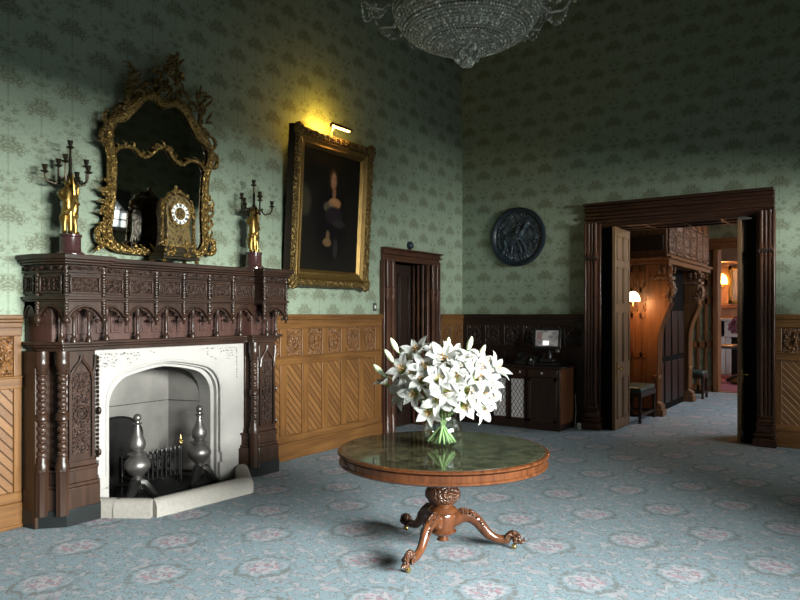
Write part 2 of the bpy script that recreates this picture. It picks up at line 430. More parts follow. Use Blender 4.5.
# ---- wainscot panelling
def wain(name, label, ax, spans, a0, a1, mats, cells, gap=.115):
    """cells: list of (start, end) of panels along the wall"""
    def bw(b, p, q, d0, d1, z0, z1):
        if ax == 'y': bx(b, d0, d1, p, q, z0, z1)
        else: bx(b, p, q, -d1, -d0, z0, z1)
    vert, rail, car, bd = mats
    root = struct(name, (lambda b: (bw(b, a0, a1, .0, .016, 0, 1.64), b)[1])(B()), vert, label, 'panelling')
    def part(n, args, m, bev=.006, **k):
        b = B()
        for g in args: bw(b, *g)
        return obj(n, b, m, root, bevel=bev, **k)
    part('cap_rail', [(a0, a1, 0, .05, 1.585, 1.63), (a0, a1, 0, .075, 1.63, 1.655), (a0, a1, 0, .06, 1.655, 1.69)], rail)
    part('frieze_rail', [(a0, a1, .01, .042, 1.52, 1.59)], rail)
    part('middle_rail', [(a0, a1, .01, .045, 1.105, 1.205), (a0, a1, .01, .055, 1.185, 1.205)], rail)
    part('baseboard', [(a0, a1, 0, .05, 0, .20), (a0, a1, 0, .04, .20, .285), (a0, a1, 0, .06, .0, .03)], rail)
    edges = [a0] + [v for c in cells for v in c] + [a1]
    for i in range(0, len(edges), 2):
        if edges[i+1] - edges[i] > .012:
            part('stile', [(edges[i], edges[i+1], .01, .036, .28, 1.53)], vert)
    for p, q in cells:
        part('board_panel', [(p, q, .005, .020, .28, 1.11)], bd, 0)
        b = B()
        bw(b, p, q, .005, .020, 1.2, 1.525)
        c = (p + q) / 2; zc = 1.363; r = min((q - p) * .40, .115)
        def pt(u, v, d): return (d, c + u, zc + v) if ax == 'y' else (c + u, -d, zc + v)
        tax = 'x' if ax == 'y' else 'y'
        torus(b, pt(0, 0, .026), r, .014, tax, 18, 6)
        for k in range(4):
            a = pi/4 + k*pi/2
            torus(b, pt(r*.5*cos(a), r*.5*sin(a), .028), r*.42, .010, tax, 10, 5)
        ball(b, pt(0, 0, .026), (.022, .022, .022), 8, 5)
        for sx in (-1, 1):
            for sz in (-1, 1): ball(b, pt(sx*(q-p)*.40, sz*.125, .02), .022, 6, 4)
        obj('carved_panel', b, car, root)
    return root
OAK = ('oak', 'oak_h', 'oak_car', 'oak_bd')
cells = [(-7.20 - .62 - .37*k, -7.20 - .35 - .37*k) for k in range(13, 0, -1)] + [(-7.60, -7.262)]
wain('trim_1', 'honey oak panelling left of the dark chimneypiece', 'y', None, RY, -7.20, OAK, cells)
wain('trim_2', 'honey oak panelling between chimneypiece and small doorway', 'y', None, -4.55, -2.31, OAK,
     [(-4.53, -4.29)] + [(-4.175 + .365*k, -3.925 + .365*k) for k in range(5)])
wain('trim_3', 'narrow oak panelling between small doorway and room corner', 'y', None, -.73, -.0, OAK, [(-.66, -.41), (-.31, -.07)])
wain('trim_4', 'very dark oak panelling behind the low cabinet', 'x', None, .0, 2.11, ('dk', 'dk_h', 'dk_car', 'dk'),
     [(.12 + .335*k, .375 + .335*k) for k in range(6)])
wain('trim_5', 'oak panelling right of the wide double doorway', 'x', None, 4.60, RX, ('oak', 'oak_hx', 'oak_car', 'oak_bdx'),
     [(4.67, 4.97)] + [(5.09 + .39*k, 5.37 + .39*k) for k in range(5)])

# ---- small doorway in the left wall
D1 = struct('door_1', box(-.30, -.25, -2.02, -1.13, 0, 2.46), 'dk', 'small dark panelled door set deep in the left wall', 'door')
for y0, y1 in ((-1.93, -1.62), (-1.53, -1.22)):
    for z0, z1 in ((.2, .95), (1.1, 2.3)):
        b = B()
        for q in ((y0, y0+.035, z0, z1), (y1-.035, y1, z0, z1), (y0, y1, z0, z0+.035), (y0, y1, z1-.035, z1)): bx(b, -.25, -.225, *q)
        bx(b, -.25, -.238, y0+.06, y1-.06, z0+.06, z1-.06)
        obj('door_panel', b, 'dk', D1, bevel=.004)
obj('door_knob', lathe(B(), [(.008,-.25),(.010,-.21),(.026,-.20),(.030,-.18),(.018,-.165),(0,-.163)], (0,-1.22,1.02), 12, 'x'), 'brass', D1)
CS = struct('trim_6', box(-.25, .02, -2.03, -2.0, 0, 2.47), 'case', 'moulded dark wood casing of the small left doorway', 'door frame')
b = B(); bx(b, -.25, .02, -1.15, -1.12, 0, 2.47); bx(b, -.25, .02, -2.03, -1.12, 2.44, 2.47); obj('reveal', b, 'case', CS)
for x in (-.20, -.12, -.04): obj('reveal_moulding', tube(B(), [(x, -1.155, 0), (x, -1.155, 2.44)], .022, 8), 'case', CS)
for s, e in ((-1, -2.0), (1, -1.15)):
    b = B()
    for o0, o1, d in ((0, .06, .05), (.06, .13, .025), (.13, .20, .07), (.20, .30, .04), (.30, .325, .085)):
        p, q = sorted((e + s*o0, e + s*o1)); bx(b, 0, d, p, q, 0, 2.44)
    obj('casing_board', b, 'case', CS, bevel=.01)
    for off in (.085, .215):
        b = B(); y = e + s*(off + .02)
        lathe(b, [(.045,0),(.045,.12),(.036,.14),(.036,.22),(.026,.25),(.024,.3),(.023,1.88),(.034,1.91),(.030,1.94),(.050,2.02),(.052,2.05),(.03,2.06),(.024,2.09),(.024,2.40),(.03,2.44)], (.07, y, 0), 12)
        for k in range(6): ball(b, (.07 + .035*cos(k*pi/3), y + .035*sin(k*pi/3), 1.985), .017, 6, 4)
        obj('colonnette', b, 'case', CS)
b = B()
for o0, o1, d in ((0, .05, .05), (.05, .09, .03), (.09, .13, .075), (.13, .16, .05), (.16, .185, .11)):
    bx(b, 0, d, -2.0 - .3, -1.15 + .38, 2.44 + o0, 2.44 + o1)
obj('casing_head', b, 'case', CS, bevel=.008)
t = thing('emergency_light', 'small dark dome fitting on wallpaper above small left doorway', 'wall fitting', (0, -1.585, 2.70))
obj('back_plate', lathe(B(), [(0,.0),(.062,.0),(.062,.02),(0,.02)], (0,-1.585,2.70), 16, 'x'), 'plastic', t)
b = lathe(B(), [(.055,.02),(.052,.04),(.038,.062),(.015,.072),(0,.073)], (0,-1.585,2.70), 16, 'x'); obj('dome', b, 'blue_d', t)
t = thing('light_switch', 'small brass framed light switch on wallpaper beside small doorway', 'switch', (0, -2.44, 1.79))
obj('plate', box(0, .012, -2.478, -2.402, 1.735, 1.845), 'lead', t, bevel=.004)
obj('rocker', box(.012, .02, -2.453, -2.427, 1.768, 1.812), 'white', t, bevel=.003, label='pale rocker')

# ---- wide double doorway in the back wall
CB = struct('trim_7', box(2.30, 2.335, -.02, .70, 0, 3.02), 'dk', 'moulded dark wood casing of the wide double doorway', 'door frame')
b = B(); bx(b, 4.385, 4.42, -.02, .70, 0, 3.02); obj('reveal', b, 'black', CB)
b = B(); bx(b, 2.3, 4.42, -.02, .70, 2.985, 3.03)
for x in (2.45, 2.95, 3.45, 3.95): bx(b, x - .02, x + .02, .05, .66, 2.965, 2.985)
for y in (.03, .36, .66): bx(b, 2.34, 4.38, y - .03, y + .03, 2.965, 2.985)
obj('soffit', b, 'case_h', CB, bevel=.005)
b = B(); bx(b, 2.335, 2.50, .02, .07, 0, 2.97); bx(b, 4.22, 4.385, .02, .07, 0, 2.97); obj('shaded_door_stop', b, 'black', CB)  # black colour paints in the shade between casing and open leaf
for s, e in ((-1, 2.32), (1, 4.40)):
    b = B()
    for o0, o1, d in ((-.02, .03, .03), (.03, .06, .09), (.06, .12, .05), (.12, .17, .08), (.17, .205, .12)):
        p, q = sorted((e + s*o0, e + s*o1)); bx(b, p, q, -d, 0, 0, 3.03)
    obj('casing_board', b, 'case', CB, bevel=.012)
    for off, r in ((.045, .028), (.095, .024), (.145, .028)):
        b = B(); x = e + s*off
        lathe(b, [(r,.3),(r,2.42),(r*1.5,2.45),(r*1.2,2.47),(r*1.9,2.53),(r*1.3,2.57),(r,2.6),(r,3.02)], (x, -.085, 0), 10)
        obj('colonnette', b, 'case', CB)
    b = B(); x = e + s*.09
    for r, z0, z1 in ((.145, 0, .10), (.12, .10, .13), (.135, .13, .17), (.105, .17, .27), (.118, .27, .30), (.09, .30, .36), (.10, .36, .385)):
        bx(b, x - r*.95, x + r*.95, -r - .03, 0, z0, z1)
    obj('base_block', b, 'case', CB, bevel=.012)
    b = B()
    for k in range(9): ball(b, (e + s*(.02 + .019*k), -.122, 2.50 + .015*(k % 2)), .026, 6, 5)
    obj('carved_boss', b, 'mw_car', CB)
b = B()
for o0, o1, d in ((0, .05, .05), (.05, .10, .085), (.10, .16, .06), (.16, .21, .10), (.21, .25, .085), (.25, .29, .15)):
    bx(b, 2.11, 4.595, -d, 0, 3.02 + o0, 3.02 + o1)
obj('casing_head', b, 'case_h', CB, bevel=.01)

def door_leaf(name, label, x0, x1, y0, y1, face):
    r = struct(name, box(x0, x1, y0, y1, .012, 2.96), 'leaf', label, 'door', bevel=.004)
    w = y1 - y0
    for z0, z1 in ((.16, .78), (.98, 1.72), (1.84, 2.38), (2.48, 2.84)):
        for p, q in ((y0 + .07, y0 + w*.47), (y0 + w*.53, y1 - .07)):
            b = B()
            for g in ((p, p+.022, z0, z1), (q-.022, q, z0, z1), (p, q, z0, z0+.022), (p, q, z1-.022, z1)): bx(b, x1, x1 + .014, *g)
            bx(b, x1, x1 + .006, p + .035, q - .035, z0 + .035, z1 - .035)
            obj('door_panel', b, 'leaf', r, bevel=.003)
    b = B(); yh = y0 + .07
    bx(b, x1, x1 + .008, yh - .03, yh + .03, .78, .99)
    lathe(b, [(.009, x1), (.009, x1 + .05), (.026, x1 + .055), (.028, x1 + .075), (.015, x1 + .09), (0, x1 + .091)], (0, yh, .90), 10, 'x')
    obj('door_handle', b, 'brass', r)
    return r
DL = door_leaf('door_2', 'left leaf of the double doors standing open with brass handle', 2.515, 2.56, -.06, .66, 1)
DR = door_leaf('door_3', 'right leaf of the double doors seen edge on, standing open', 4.16, 4.205, -.06, .66, 1)
b = B(); bx(b, 4.165, 4.30, -.075, -.05, 2.925, 2.95); tube(b, [(4.18, -.06, 2.965), (4.26, -.08, 2.955), (4.33, -.06, 2.935)], .009, 6)
obj('door_closer', b, 'steel', DR, label='pale metal door closer arm')
# ================================================================ CHIMNEYPIECE (left wall)
MP = thing('chimneypiece', 'dark carved oak chimneypiece with twisted columns on left wall', 'chimneypiece', (0, -5.88, 0))
# shelf: two forward end blocks with canted outer faces, recessed middle
def plan(o, k=1.):
    return [(.0, -7.18-o), (.21+o, -7.18-o), (.47+o, -7.085-o*.6), (.47+o, -6.735+o), (.33+o, -6.735+o), (.33+o, -4.975-o), (.47+o, -4.975-o), (.47+o, -4.625+o*.6), (.21+o, -4.53+o), (.0, -4.53+o)]
b = B()
for o, z0, z1 in ((.055, 2.125, 2.165), (.040, 2.105, 2.125), (.018, 2.085, 2.105)): prism(b, plan(o), XY, z0, z1)
obj('shelf', b, 'mw_h', MP, bevel=.006)
obj('frieze_body', prism(B(), plan(-.02), XY, 1.80, 2.085), 'mw', MP, bevel=.004)
b = B()
prism(b, plan(.004), XY, 2.02, 2.035); prism(b, plan(.014), XY, 1.81, 1.835); prism(b, plan(-.002), XY, 1.795, 1.81)
obj('frieze_moulding', b, 'mw_h', MP, bevel=.004)
class Seg:      # a straight face in plan: u runs along it, d outward
    def __init__(s, p, q):
        s.p = Vector((p[0], p[1], 0)); s.e = Vector((q[0]-p[0], q[1]-p[1], 0)); s.L = s.e.length; s.e.normalize(); s.n = Vector((s.e.y, -s.e.x, 0))
    def at(s, u, d, z): return s.p + s.e*u + s.n*d + Vector((0, 0, z))
    def box(s, b, u0, u1, d0, d1, z0, z1): return rings(b, [[s.at(u0,d0,z), s.at(u1,d0,z), s.at(u1,d1,z), s.at(u0,d1,z)] for z in (z0, z1)])
    def blob(s, b, u, d, z, ru, rd, rz):
        v0 = len(b.verts); ball(b, (0,0,0), (ru, rd, rz), 6, 4); b.verts.ensure_lookup_table()
        for v in b.verts[v0:]: c = v.co.copy(); v.co = s.at(u + c.x, d + c.y, z + c.z)
PL_ = plan(-.02)
def frieze_cell(sg, u0, u1, crest=True):
    m = .028; yc = (u0+u1)/2; hw = (u1-u0)/2
    b = B()
    for q in ((u0+m, u1-m, 1.985, 2.005), (u0+m, u1-m, 1.855, 1.875), (u0+m, u0+m+.018, 1.86, 2.0), (u1-m-.018, u1-m, 1.86, 2.0)): sg.box(b, q[0], q[1], -.01, .016, q[2], q[3])
    obj('panel_frame', b, 'mw', MP, bevel=.004)
    b = B(); sg.box(b, u0+m+.018, u1-m-.018, -.01, .003, 1.875, 1.985)
    w = hw - m - .018; n = max(2, int(w/.022))
    for j in range(3):
        for i in range(n): sg.blob(b, yc - w + 2*w*(i+.5)/n + .006*((i+j) % 2), .004, 1.895 + .034*j, .014, .009, .013)
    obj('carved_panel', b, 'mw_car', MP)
    b = B(); n = 12; lo = []
    for i in range(n + 1):
        t = -1 + 2*i/n; lo.append((yc + t*(hw - .006), 1.655 + .10*max(0, 1 - abs(t)**2.3)))
    for i in range(n):
        rings(b, [[sg.at(lo[i][0], d, lo[i][1]), sg.at(lo[i+1][0], d, lo[i+1][1]), sg.at(lo[i+1][0], d, 1.80), sg.at(lo[i][0], d, 1.80)] for d in (-.035, .0)])
    a = obj('arch', b, 'mw', MP, bevel=.0)
    b = B(); tube(b, [sg.at(u, .004, v + .006) for u, v in lo], .009, 6); tube(b, [sg.at(yc + (u - yc)*.86, -.01, v - .012) for u, v in lo[1:-1]], .006, 5); obj('arch_moulding', b, 'mw', a)
    for sx in (-1, 1):
        b = B()
        for i in range(4): sg.blob(b, yc + sx*hw*(.22 + .18*i), -.018, 1.735 - .018*i*i*.6, .017, .012, .018)
        obj('cusp', b, 'mw_car', a)
    b = B(); n = max(2, int(2*hw/.075)); sg.box(b, u0 + .004, u1 - .004, -.01, .008, 2.045, 2.075)
    for i in range(n): sg.blob(b, u0 + 2*hw*(i+.5)/n, .008, 2.06, .030, .022, .019)
    obj('rosette_band', b, 'mw_car', MP)
def pendant(x, y, z0=1.625, z1=2.07):
    b = B(); twist(b, x, y, z0 + .06, z1, .0165, 9, 8, 64, .2)
    for z in (1.825, 2.03): lathe(b, [(.017, z-.012), (.024, z-.006), (.024, z+.006), (.017, z+.012)], (x, y, 0), 10)
    lathe(b, [(.0, z0-.03), (.014, z0-.022), (.009, z0-.008), (.027, z0+.014), (.027, z0+.03), (.016, z0+.05), (.020, z0+.06), (.012, z0+.075)], (x, y, 0), 10)
    obj('pendant', b, 'mw', MP)
ENDL = Seg(PL_[2], PL_[3]); CEN = Seg(PL_[4], PL_[5]); ENDR = Seg(PL_[6], PL_[7]); CANL = Seg(PL_[1], PL_[2]); CANR = Seg(PL_[7], PL_[8])
SIDL = Seg(PL_[0], PL_[1])
frieze_cell(ENDL, 0, ENDL.L); frieze_cell(ENDR, 0, ENDR.L); frieze_cell(CANL, 0, CANL.L); frieze_cell(CANR, 0, CANR.L)
for i in range(6): frieze_cell(CEN, CEN.L*i/6, CEN.L*(i+1)/6)
frieze_cell(SIDL, .0, SIDL.L)
for x, y in (PL_[1], PL_[2], PL_[3], PL_[6], PL_[7], PL_[8]): pendant(x + .008, y)
for i in range(1, 6): p = CEN.at(CEN.L*i/6, .012, 0); pendant(p.x, p.y)
obj('recess_back', prism(B(), [(0,-7.16),(.18,-7.16),(.30,-7.10),(.30,-6.74),(.19,-6.70),(.19,-5.02),(.30,-4.98),(.30,-4.62),(.18,-4.56),(0,-4.56)], XY, 1.47, 1.80), 'mw_red', MP, bevel=.004)
for i in range(12):
    y = -6.66 + .137*i; b = B()
    bx(b, .19, .20, y, y + .10, 1.53, 1.70); bx(b, .198, .206, y + .03, y + .07, 1.55, 1.68); obj('recess_panel', b, 'mw_red', MP, bevel=.005)
for y in (-7.05, -6.91, -4.94, -4.80): obj('recess_panel', box(.30, .31, y + .02, y + .12, 1.53, 1.70), 'mw_red', MP, bevel=.005)
for i in range(6):
    p = CEN.at(CEN.L*(i+.5)/6, -.05, 0)
    obj('colonnette', lathe(B(), [(.026,1.47),(.026,1.50),(.015,1.515),(.019,1.53),(.011,1.55),(.014,1.60),(.011,1.64),(.017,1.665),(.026,1.70),(.026,1.76)], (p.x, p.y, 0), 10), 'mw', MP)
for sg in (ENDL, ENDR, CANL):
    for f in (.3, .7):
        p = sg.at(sg.L*f, -.05, 0); obj('colonnette', lathe(B(), [(.026,1.47),(.026,1.50),(.015,1.515),(.019,1.53),(.011,1.55),(.014,1.60),(.011,1.64),(.017,1.665),(.026,1.70),(.026,1.76)], (p.x, p.y, 0), 10), 'mw', MP)
b = B()
def cplan(d): return [(0, -7.15-d), (.17+d, -7.15-d), (.34+d, -7.03-d*.7), (.34+d, -6.72+d), (.27+d, -6.70+d), (.27+d, -5.02-d), (.34+d, -5.0-d), (.34+d, -4.65+d*.7), (.17+d, -4.53+d), (0, -4.53+d)]
for d, z0, z1 in ((.05, 1.450, 1.475), (.03, 1.428, 1.450), (.0, 1.395, 1.428)): prism(b, cplan(d), XY, z0, z1)
obj('cornice', b, 'mw_h', MP, bevel=.006)
obj('backing_board', box(0, .215, -7.19, -6.715, 0, 1.40), 'mw', MP, bevel=.006); obj('backing_board', box(0, .215, -4.995, -4.56, 0, 1.40), 'mw', MP, bevel=.006)
# piers
def pier(yl, yr, cols, lab):
    yc = (yl + yr)/2
    def hexa(o): return [(.05, yl-.17-o), (.14+o, yl-.15-o), (.31+o, yl-o*.5), (.31+o, yr+o*.5), (.20, yr+.075+o), (.05, yr+.075+o)]
    p = obj('pier', (lambda b: (prism(b, hexa(0), XY, .1, 1.40), b)[1])(B()), 'mw', MP, bevel=.006, label=lab)
    b = B()
    for o, z0, z1 in ((.045, .13, .30), (.035, .30, .33), (.025, .33, .43), (.035, .43, .455), (.012, .455, .50)): prism(b, hexa(o), XY, z0, z1)
    obj('plinth', b, 'mw', p, bevel=.006)
    obj('slate_base', (lambda b: (prism(b, hexa(.052), XY, 0, .135), b)[1])(B()), 'slate', p, bevel=.004, label='black stone base of the pier')
    # carved front
    b = B(); bx(b, .31, .318, yc - .075, yc + .075, .56, 1.22)
    for i in range(13):
        z = .60 + .045*i
        if .80 < z < .96: continue
        ball(b, (.32, yc + .018*(-1)**i, z), (.012, .022, .020), 6, 4); ball(b, (.32, yc - .022*(-1)**i, z + .02), (.010, .016, .016), 6, 4)
    torus(b, (.324, yc, .88), .058, .013, 'x', 18, 6); torus(b, (.324, yc, .88), .030, .009, 'x', 14, 6); ball(b, (.322, yc, .88), (.014, .018, .018), 8, 5)
    obj('carved_strip', b, 'mw_car', p)
    b = B()
    for s in (-1, 1):
        bx(b, .31, .332, yc + s*.098 - .012, yc + s*.098 + .012, .52, 1.14)
        tube(b, [(.325, yc + s*.098, 1.14), (.325, yc + s*.085, 1.22), (.325, yc + s*.045, 1.275), (.325, yc + s*.015, 1.31), (.325, yc, 1.36)], .012, 6)
        tube(b, [(.325, yc + s*.098, 1.18), (.325, yc + s*.115, 1.27), (.325, yc + s*.12, 1.36)], .010, 6)
    obj('ogee_moulding', b, 'mw', p)
    for (x, y) in cols:
        b = B()
        lathe(b, [(.052,.455),(.055,.50),(.04,.53),(.044,.55),(.034,.57)], (x, y, 0), 12)
        twist(b, x, y, .56, 1.22, .032, 10, 10, 100, .22)
        for z in (.88,): lathe(b, [(.034,z-.035),(.05,z-.02),(.044,z),(.05,z+.02),(.034,z+.035)], (x, y, 0), 12)
        lathe(b, [(.034,1.21),(.046,1.225),(.036,1.24),(.052,1.29),(.056,1.31),(.050,1.325),(.054,1.345),(.050,1.40)], (x, y, 0), 12)
        lathe(b, [(.050,.10),(.050,.44),(.056,.455),(.05,.47)], (x, y, 0), 8)
        obj('twisted_column', b, 'mw', p)
    b = B(); z = .50
    while z < 1.36:
        ball(b, (.235, yr + .078, z), (.016, .011, .019), 6, 4); z += .036
    ball(b, (.25, yr + .08, .88), (.022, .018, .035), 8, 5); ball(b, (.25, yr + .08, .53), (.022, .018, .032), 8, 5)
    obj('crocket_edge', b, 'mw', p)
    return p
pier(-6.985, -6.745, [(.225, -7.14), (.335, -7.035)], 'left pier with two twisted columns')
pier(-4.90, -4.665, [(.315, -4.965)], 'right pier with one twisted column')

# ================================================================ STONE SURROUND
SR = thing('fireplace_surround', 'pale limestone fire surround with broad pointed arch', 'fireplace', (0, -5.93, 0))
def tudor(hw, zs, zc, z0=0.0, yc=-5.935):
    r = .27; ph = 101; rise_l = hw - r - r*cos(radians(ph)); tot = r*sin(radians(ph)) + rise_l*math.tan(radians(ph - 90))*.85
    zb = zc - tot; pts = [(yc - hw, z0), (yc - hw, zb)]
    for i in range(1, 9):
        a = radians(180 - (180 - ph)*i/8); pts.append((yc - hw + r + r*cos(a), zb + r*sin(a)))
    y1, z1 = pts[-1]
    for i in range(1, 6):
        t = i/5; pts.append((y1 + (yc - y1)*t, z1 + (zc - z1)*(t + .55*t*(1-t))))
    return pts + [(2*yc - y, z) for y, z in pts[:-1]][::-1]
def outer_of(pl, y0, y1, z1):
    out = []; n = len(pl); yc = -5.935; h = (n - 1)//2
    for i, (y, z) in enumerate(pl):
        j = min(i, n - 1 - i); e, sg = (y0, -1) if i <= h else (y1, 1)
        if j <= 5: out.append((e, z if j < 5 else z1))
        elif j == 6: out.append((e + (yc - e)*.18, z1))
        else: out.append((e + (yc - e)*(.18 + .82*(j - 6)/(h - 6)), z1))
    return out
a1 = tudor(.640, .98, 1.275)
obj('surround_face', strip_arch(B(), a1, outer_of(a1, -6.705, -5.005, 1.395), YZ, .0, .205), 'stone', SR, smooth=False)
a2 = tudor(.600, .94, 1.235); obj('arch_moulding', strip_arch(B(), a2, tudor(.66, .98, 1.28), YZ, .0, .17), 'stone', SR)
a3 = tudor(.560, .92, 1.205); obj('inner_arch', strip_arch(B(), a3, tudor(.64, .96, 1.25), YZ, -.05, .125), 'stone', SR)
b = B(); tube(b, [(.200, y, z) for y, z in tudor(.630, .98, 1.264, .30)], .016, 8); obj('roll_moulding', b, 'stone', SR)
for s in (-1, 1):
    e = -5.935 + s*.64; p, q = sorted((e - .03*s, e + .10*s)); obj('plinth_stop', box(.0, .212, p, q, 0, .20), 'stone', SR, bevel=.01)
for s, nm in ((-1, 'left'), (1, 'right')):
    b = B(); o = -5.88 + s*.775
    for i in range(26):
        f = i/25.
        for j in range(5):
            if random.random() < (1 - f)*.9 - j*.12 + .1:
                ball(b, (.206, o - s*f*.60 + random.uniform(-.01, .01), 1.355 - .026*j - random.uniform(0, .012)), (.006, random.uniform(.007, .014), random.uniform(.005, .009)), 6, 3)
    for j in range(12): ball(b, (.206, o + s*.005, 1.33 - .026*j), (.006, .007, .010), 6, 3)
    obj('carved_spandrel', b, 'stone_car', SR)
# firebox
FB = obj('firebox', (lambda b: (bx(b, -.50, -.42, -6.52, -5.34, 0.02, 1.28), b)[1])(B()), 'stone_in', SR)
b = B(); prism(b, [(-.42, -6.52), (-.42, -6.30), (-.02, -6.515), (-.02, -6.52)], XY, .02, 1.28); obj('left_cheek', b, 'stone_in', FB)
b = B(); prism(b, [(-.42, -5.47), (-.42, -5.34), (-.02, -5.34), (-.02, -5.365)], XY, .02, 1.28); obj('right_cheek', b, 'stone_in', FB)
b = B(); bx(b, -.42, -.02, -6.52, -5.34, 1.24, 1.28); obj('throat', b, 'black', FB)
b = B(); bx(b, -.422, -.417, -6.40, -5.45, .800, .806); prism(b, [(-.42, -5.472), (-.41, -5.472), (-.02, -5.368), (-.02, -5.362)], XY, .800, .806); obj('mortar_joint', b, 'iron', FB)
b = B(); bx(b, -.42, .205, -6.51, -5.35, 0, .03); obj('hearth_slab', b, 'slate', SR)

# hearth kerb, rounded top
FE = thing('hearth_fender', 'low rounded grey stone fender curb around the hearth', 'fender', (.5, -5.9, 0))
def kerb(p, q, cap):
    d = (Vector(q) - Vector(p)).normalized(); nrm = Vector((-d.y, d.x, 0)); prof = [(-.07, 0), (.07, 0), (.07, .085), (.055, .125), (.025, .145), (-.025, .145), (-.055, .125), (-.07, .085)]
    return rings(B(), [[Vector((c[0], c[1], 0)) + nrm*u + Vector((0, 0, v)) for u, v in prof] for c in (p, q)])
P = [(.27, -6.67, 0), (.42, -6.58, 0), (.655, -6.42, 0), (.72, -5.43, 0), (.24, -5.05, 0)]
obj('kerb_end', kerb(P[0], P[1], 0), 'fender', FE)
obj('kerb_corner', kerb((.40, -6.60, 0), (.66, -6.43, 0), 0), 'fender', FE)
obj('front_kerb', kerb((.658, -6.44, 0), (.722, -5.45, 0), 0), 'fender', FE)
b = lathe(B(), [(.07,0),(.07,.085),(.055,.125),(.025,.145),(0,.147)], (.722, -5.45, 0), 16); obj('kerb_knuckle', b, 'fender', FE)
obj('kerb_return', kerb((.722, -5.45, 0), (.27, -5.09, 0), 0), 'fender', FE)

# grate, fireback, andirons
FBK = thing('fireback', 'arched black iron fireback leaning in the left of the firebox', 'fireback', (-.12, -6.14, .03))
poly = [(-6.41, .03), (-5.86, .03), (-5.86, .52)] + [(-6.135 + .275*cos(pi*i/12), .52 + .19*sin(pi*i/12)) for i in range(13)] + [(-6.41, .52)]
poly = [poly[0], poly[1]] + poly[3:16]
obj('plate', prism(B(), poly, YZ, -.345, -.315), 'iron', FBK, bevel=.006)
b = B(); tube(b, [(-.312, y, z) for y, z in poly[1:] + [poly[0]]], .012, 6, False); obj('rim', b, 'iron', FBK)
GR = thing('fire_grate', 'black iron fire basket with spiked bars in the hearth', 'grate', (-.12, -5.85, .03))
b = B()
for x in (-.28, .0):
    for z in (.13, .31): tube(b, [(x, -6.10, z), (x, -5.64, z)], .011, 6)
for y in (-6.10, -5.64):
    for z in (.13, .31): tube(b, [(-.28, y, z), (.0, y, z)], .011, 6)
k = -.26
while k < 0: tube(b, [(k, -6.10, .13), (k, -5.64, .13)], .009, 6); k += .05
obj('basket', b, 'iron', GR)
for i in range(9):
    y = -6.06 + .05*i
    b = tube(B(), [(.0, y, .12), (.0, y, .36), (.0, y, .385), (.0, y, .41)], [.010, .010, .014, .001], 6); obj('spike', b, 'iron', GR)
for y in (-6.10, -5.64):
    obj('post', tube(B(), [(-.28, y, .03), (-.28, y, .33)], .013, 8), 'iron', GR)
    p = obj('post', tube(B(), [(.0, y, .03), (.0, y, .40)], .014, 8), 'iron', GR)
    b = B(); ball(b, (.0, y, .425), .022, 8, 6); ball(b, (.0, y, .46), .014, 8, 6); tube(b, [(0, y, .47), (0, y, .50)], [.008, .002], 6)
    for k in range(5): ball(b, (.018*cos(k*1.256), y + .018*sin(k*1.256), .44), .010, 6, 4)
    obj('finial', b, 'brass', p, label='brass finial')
b = B()
for i in range(26): ball(b, (random.uniform(-.25, -.03), random.uniform(-6.06, -5.68), random.uniform(.15, .22)), random.uniform(.02, .038), 6, 4)
obj('ash_bed', b, 'slate', GR)['kind'] = 'stuff'
def andiron(y, label, first=None):
    t = thing('andiron', label, 'andiron', (.20, y, .03), group='steel andirons')
    L = lambda p: (p[0] + .20, p[1] + y, p[2] + .03)
    b = lathe(B(), [(.05,.17),(.055,.19),(.04,.20),(.046,.215),(.075,.24),(.108,.285),(.115,.315),(.105,.345),(.07,.385),(.06,.395),(.085,.405),(.088,.415),(.06,.425),(.045,.435)], (.20, y, .03), 22); obj('lower_baluster', b, 'steel', t)
    b = lathe(B(), [(.04,.43),(.062,.455),(.074,.49),(.068,.53),(.048,.57),(.030,.62),(.024,.655),(.022,.67),(.042,.678),(.044,.685),(.022,.692),(.020,.705)], (.20, y, .03), 20); obj('upper_baluster', b, 'steel', t)
    b = B(); ball(b, L((0, 0, .735)), .036, 14, 10); obj('ball_finial', b, 'steel', t)
    b = B()
    for s in (-1, 1):
        tube(b, [L((0, 0, .16)), L((.03, s*.05, .145)), L((.05, s*.09, .085)), L((.06, s*.135, .028)), L((.075, s*.165, .018))], [.05, .05, .042, .034, .022], 8)
    ball(b, L((.01, 0, .12)), (.055, .075, .07), 12, 8); ball(b, L((.058, 0, .11)), .014, 8, 5)
    obj('splayed_foot', b, 'iron', t)
    b = B(); tube(b, [L((-.02, 0, .12)), L((-.30, 0, .10)), L((-.34, 0, .09)), L((-.34, 0, .0))], .014, 6); obj('log_bar', b, 'iron', t)
    return t
andiron(-6.265, 'steel andiron standing left in the hearth before the arched fireback')
andiron(-5.575, 'steel andiron standing right in the hearth by the grate brass finial')
# ================================================================ MIRROR
MY, MX = -5.945, .05
MR = thing('overmantel_mirror', 'tall gilt rococo mirror with scrolled crest above the chimneypiece', 'mirror', (MX, MY, 2.26), rot=(0, radians(3.5), 0))
half = [(0,2.30),(.25,2.29),(.40,2.30),(.48,2.34),(.515,2.42),(.50,2.55),(.485,2.72),(.485,3.03),(.505,3.14),(.535,3.24),(.535,3.33),(.50,3.395),(.44,3.41),(.39,3.44),(.345,3.50),(.29,3.56),(.25,3.62),(.18,3.675),(.10,3.685),(.04,3.65),(0,3.635)]
def smooth2(p, it=1):
    for _ in range(it):
        q = [p[0]]
        for a, c in zip(p, p[1:]): q += [(a[0]*.75+c[0]*.25, a[1]*.75+c[1]*.25), (a[0]*.25+c[0]*.75, a[1]*.25+c[1]*.75)]
        p = q + [p[-1]]
    return p
hs = smooth2(half)
ol = [(u, z) for u, z in hs] + [(-u, z) for u, z in hs[::-1][1:-1]]
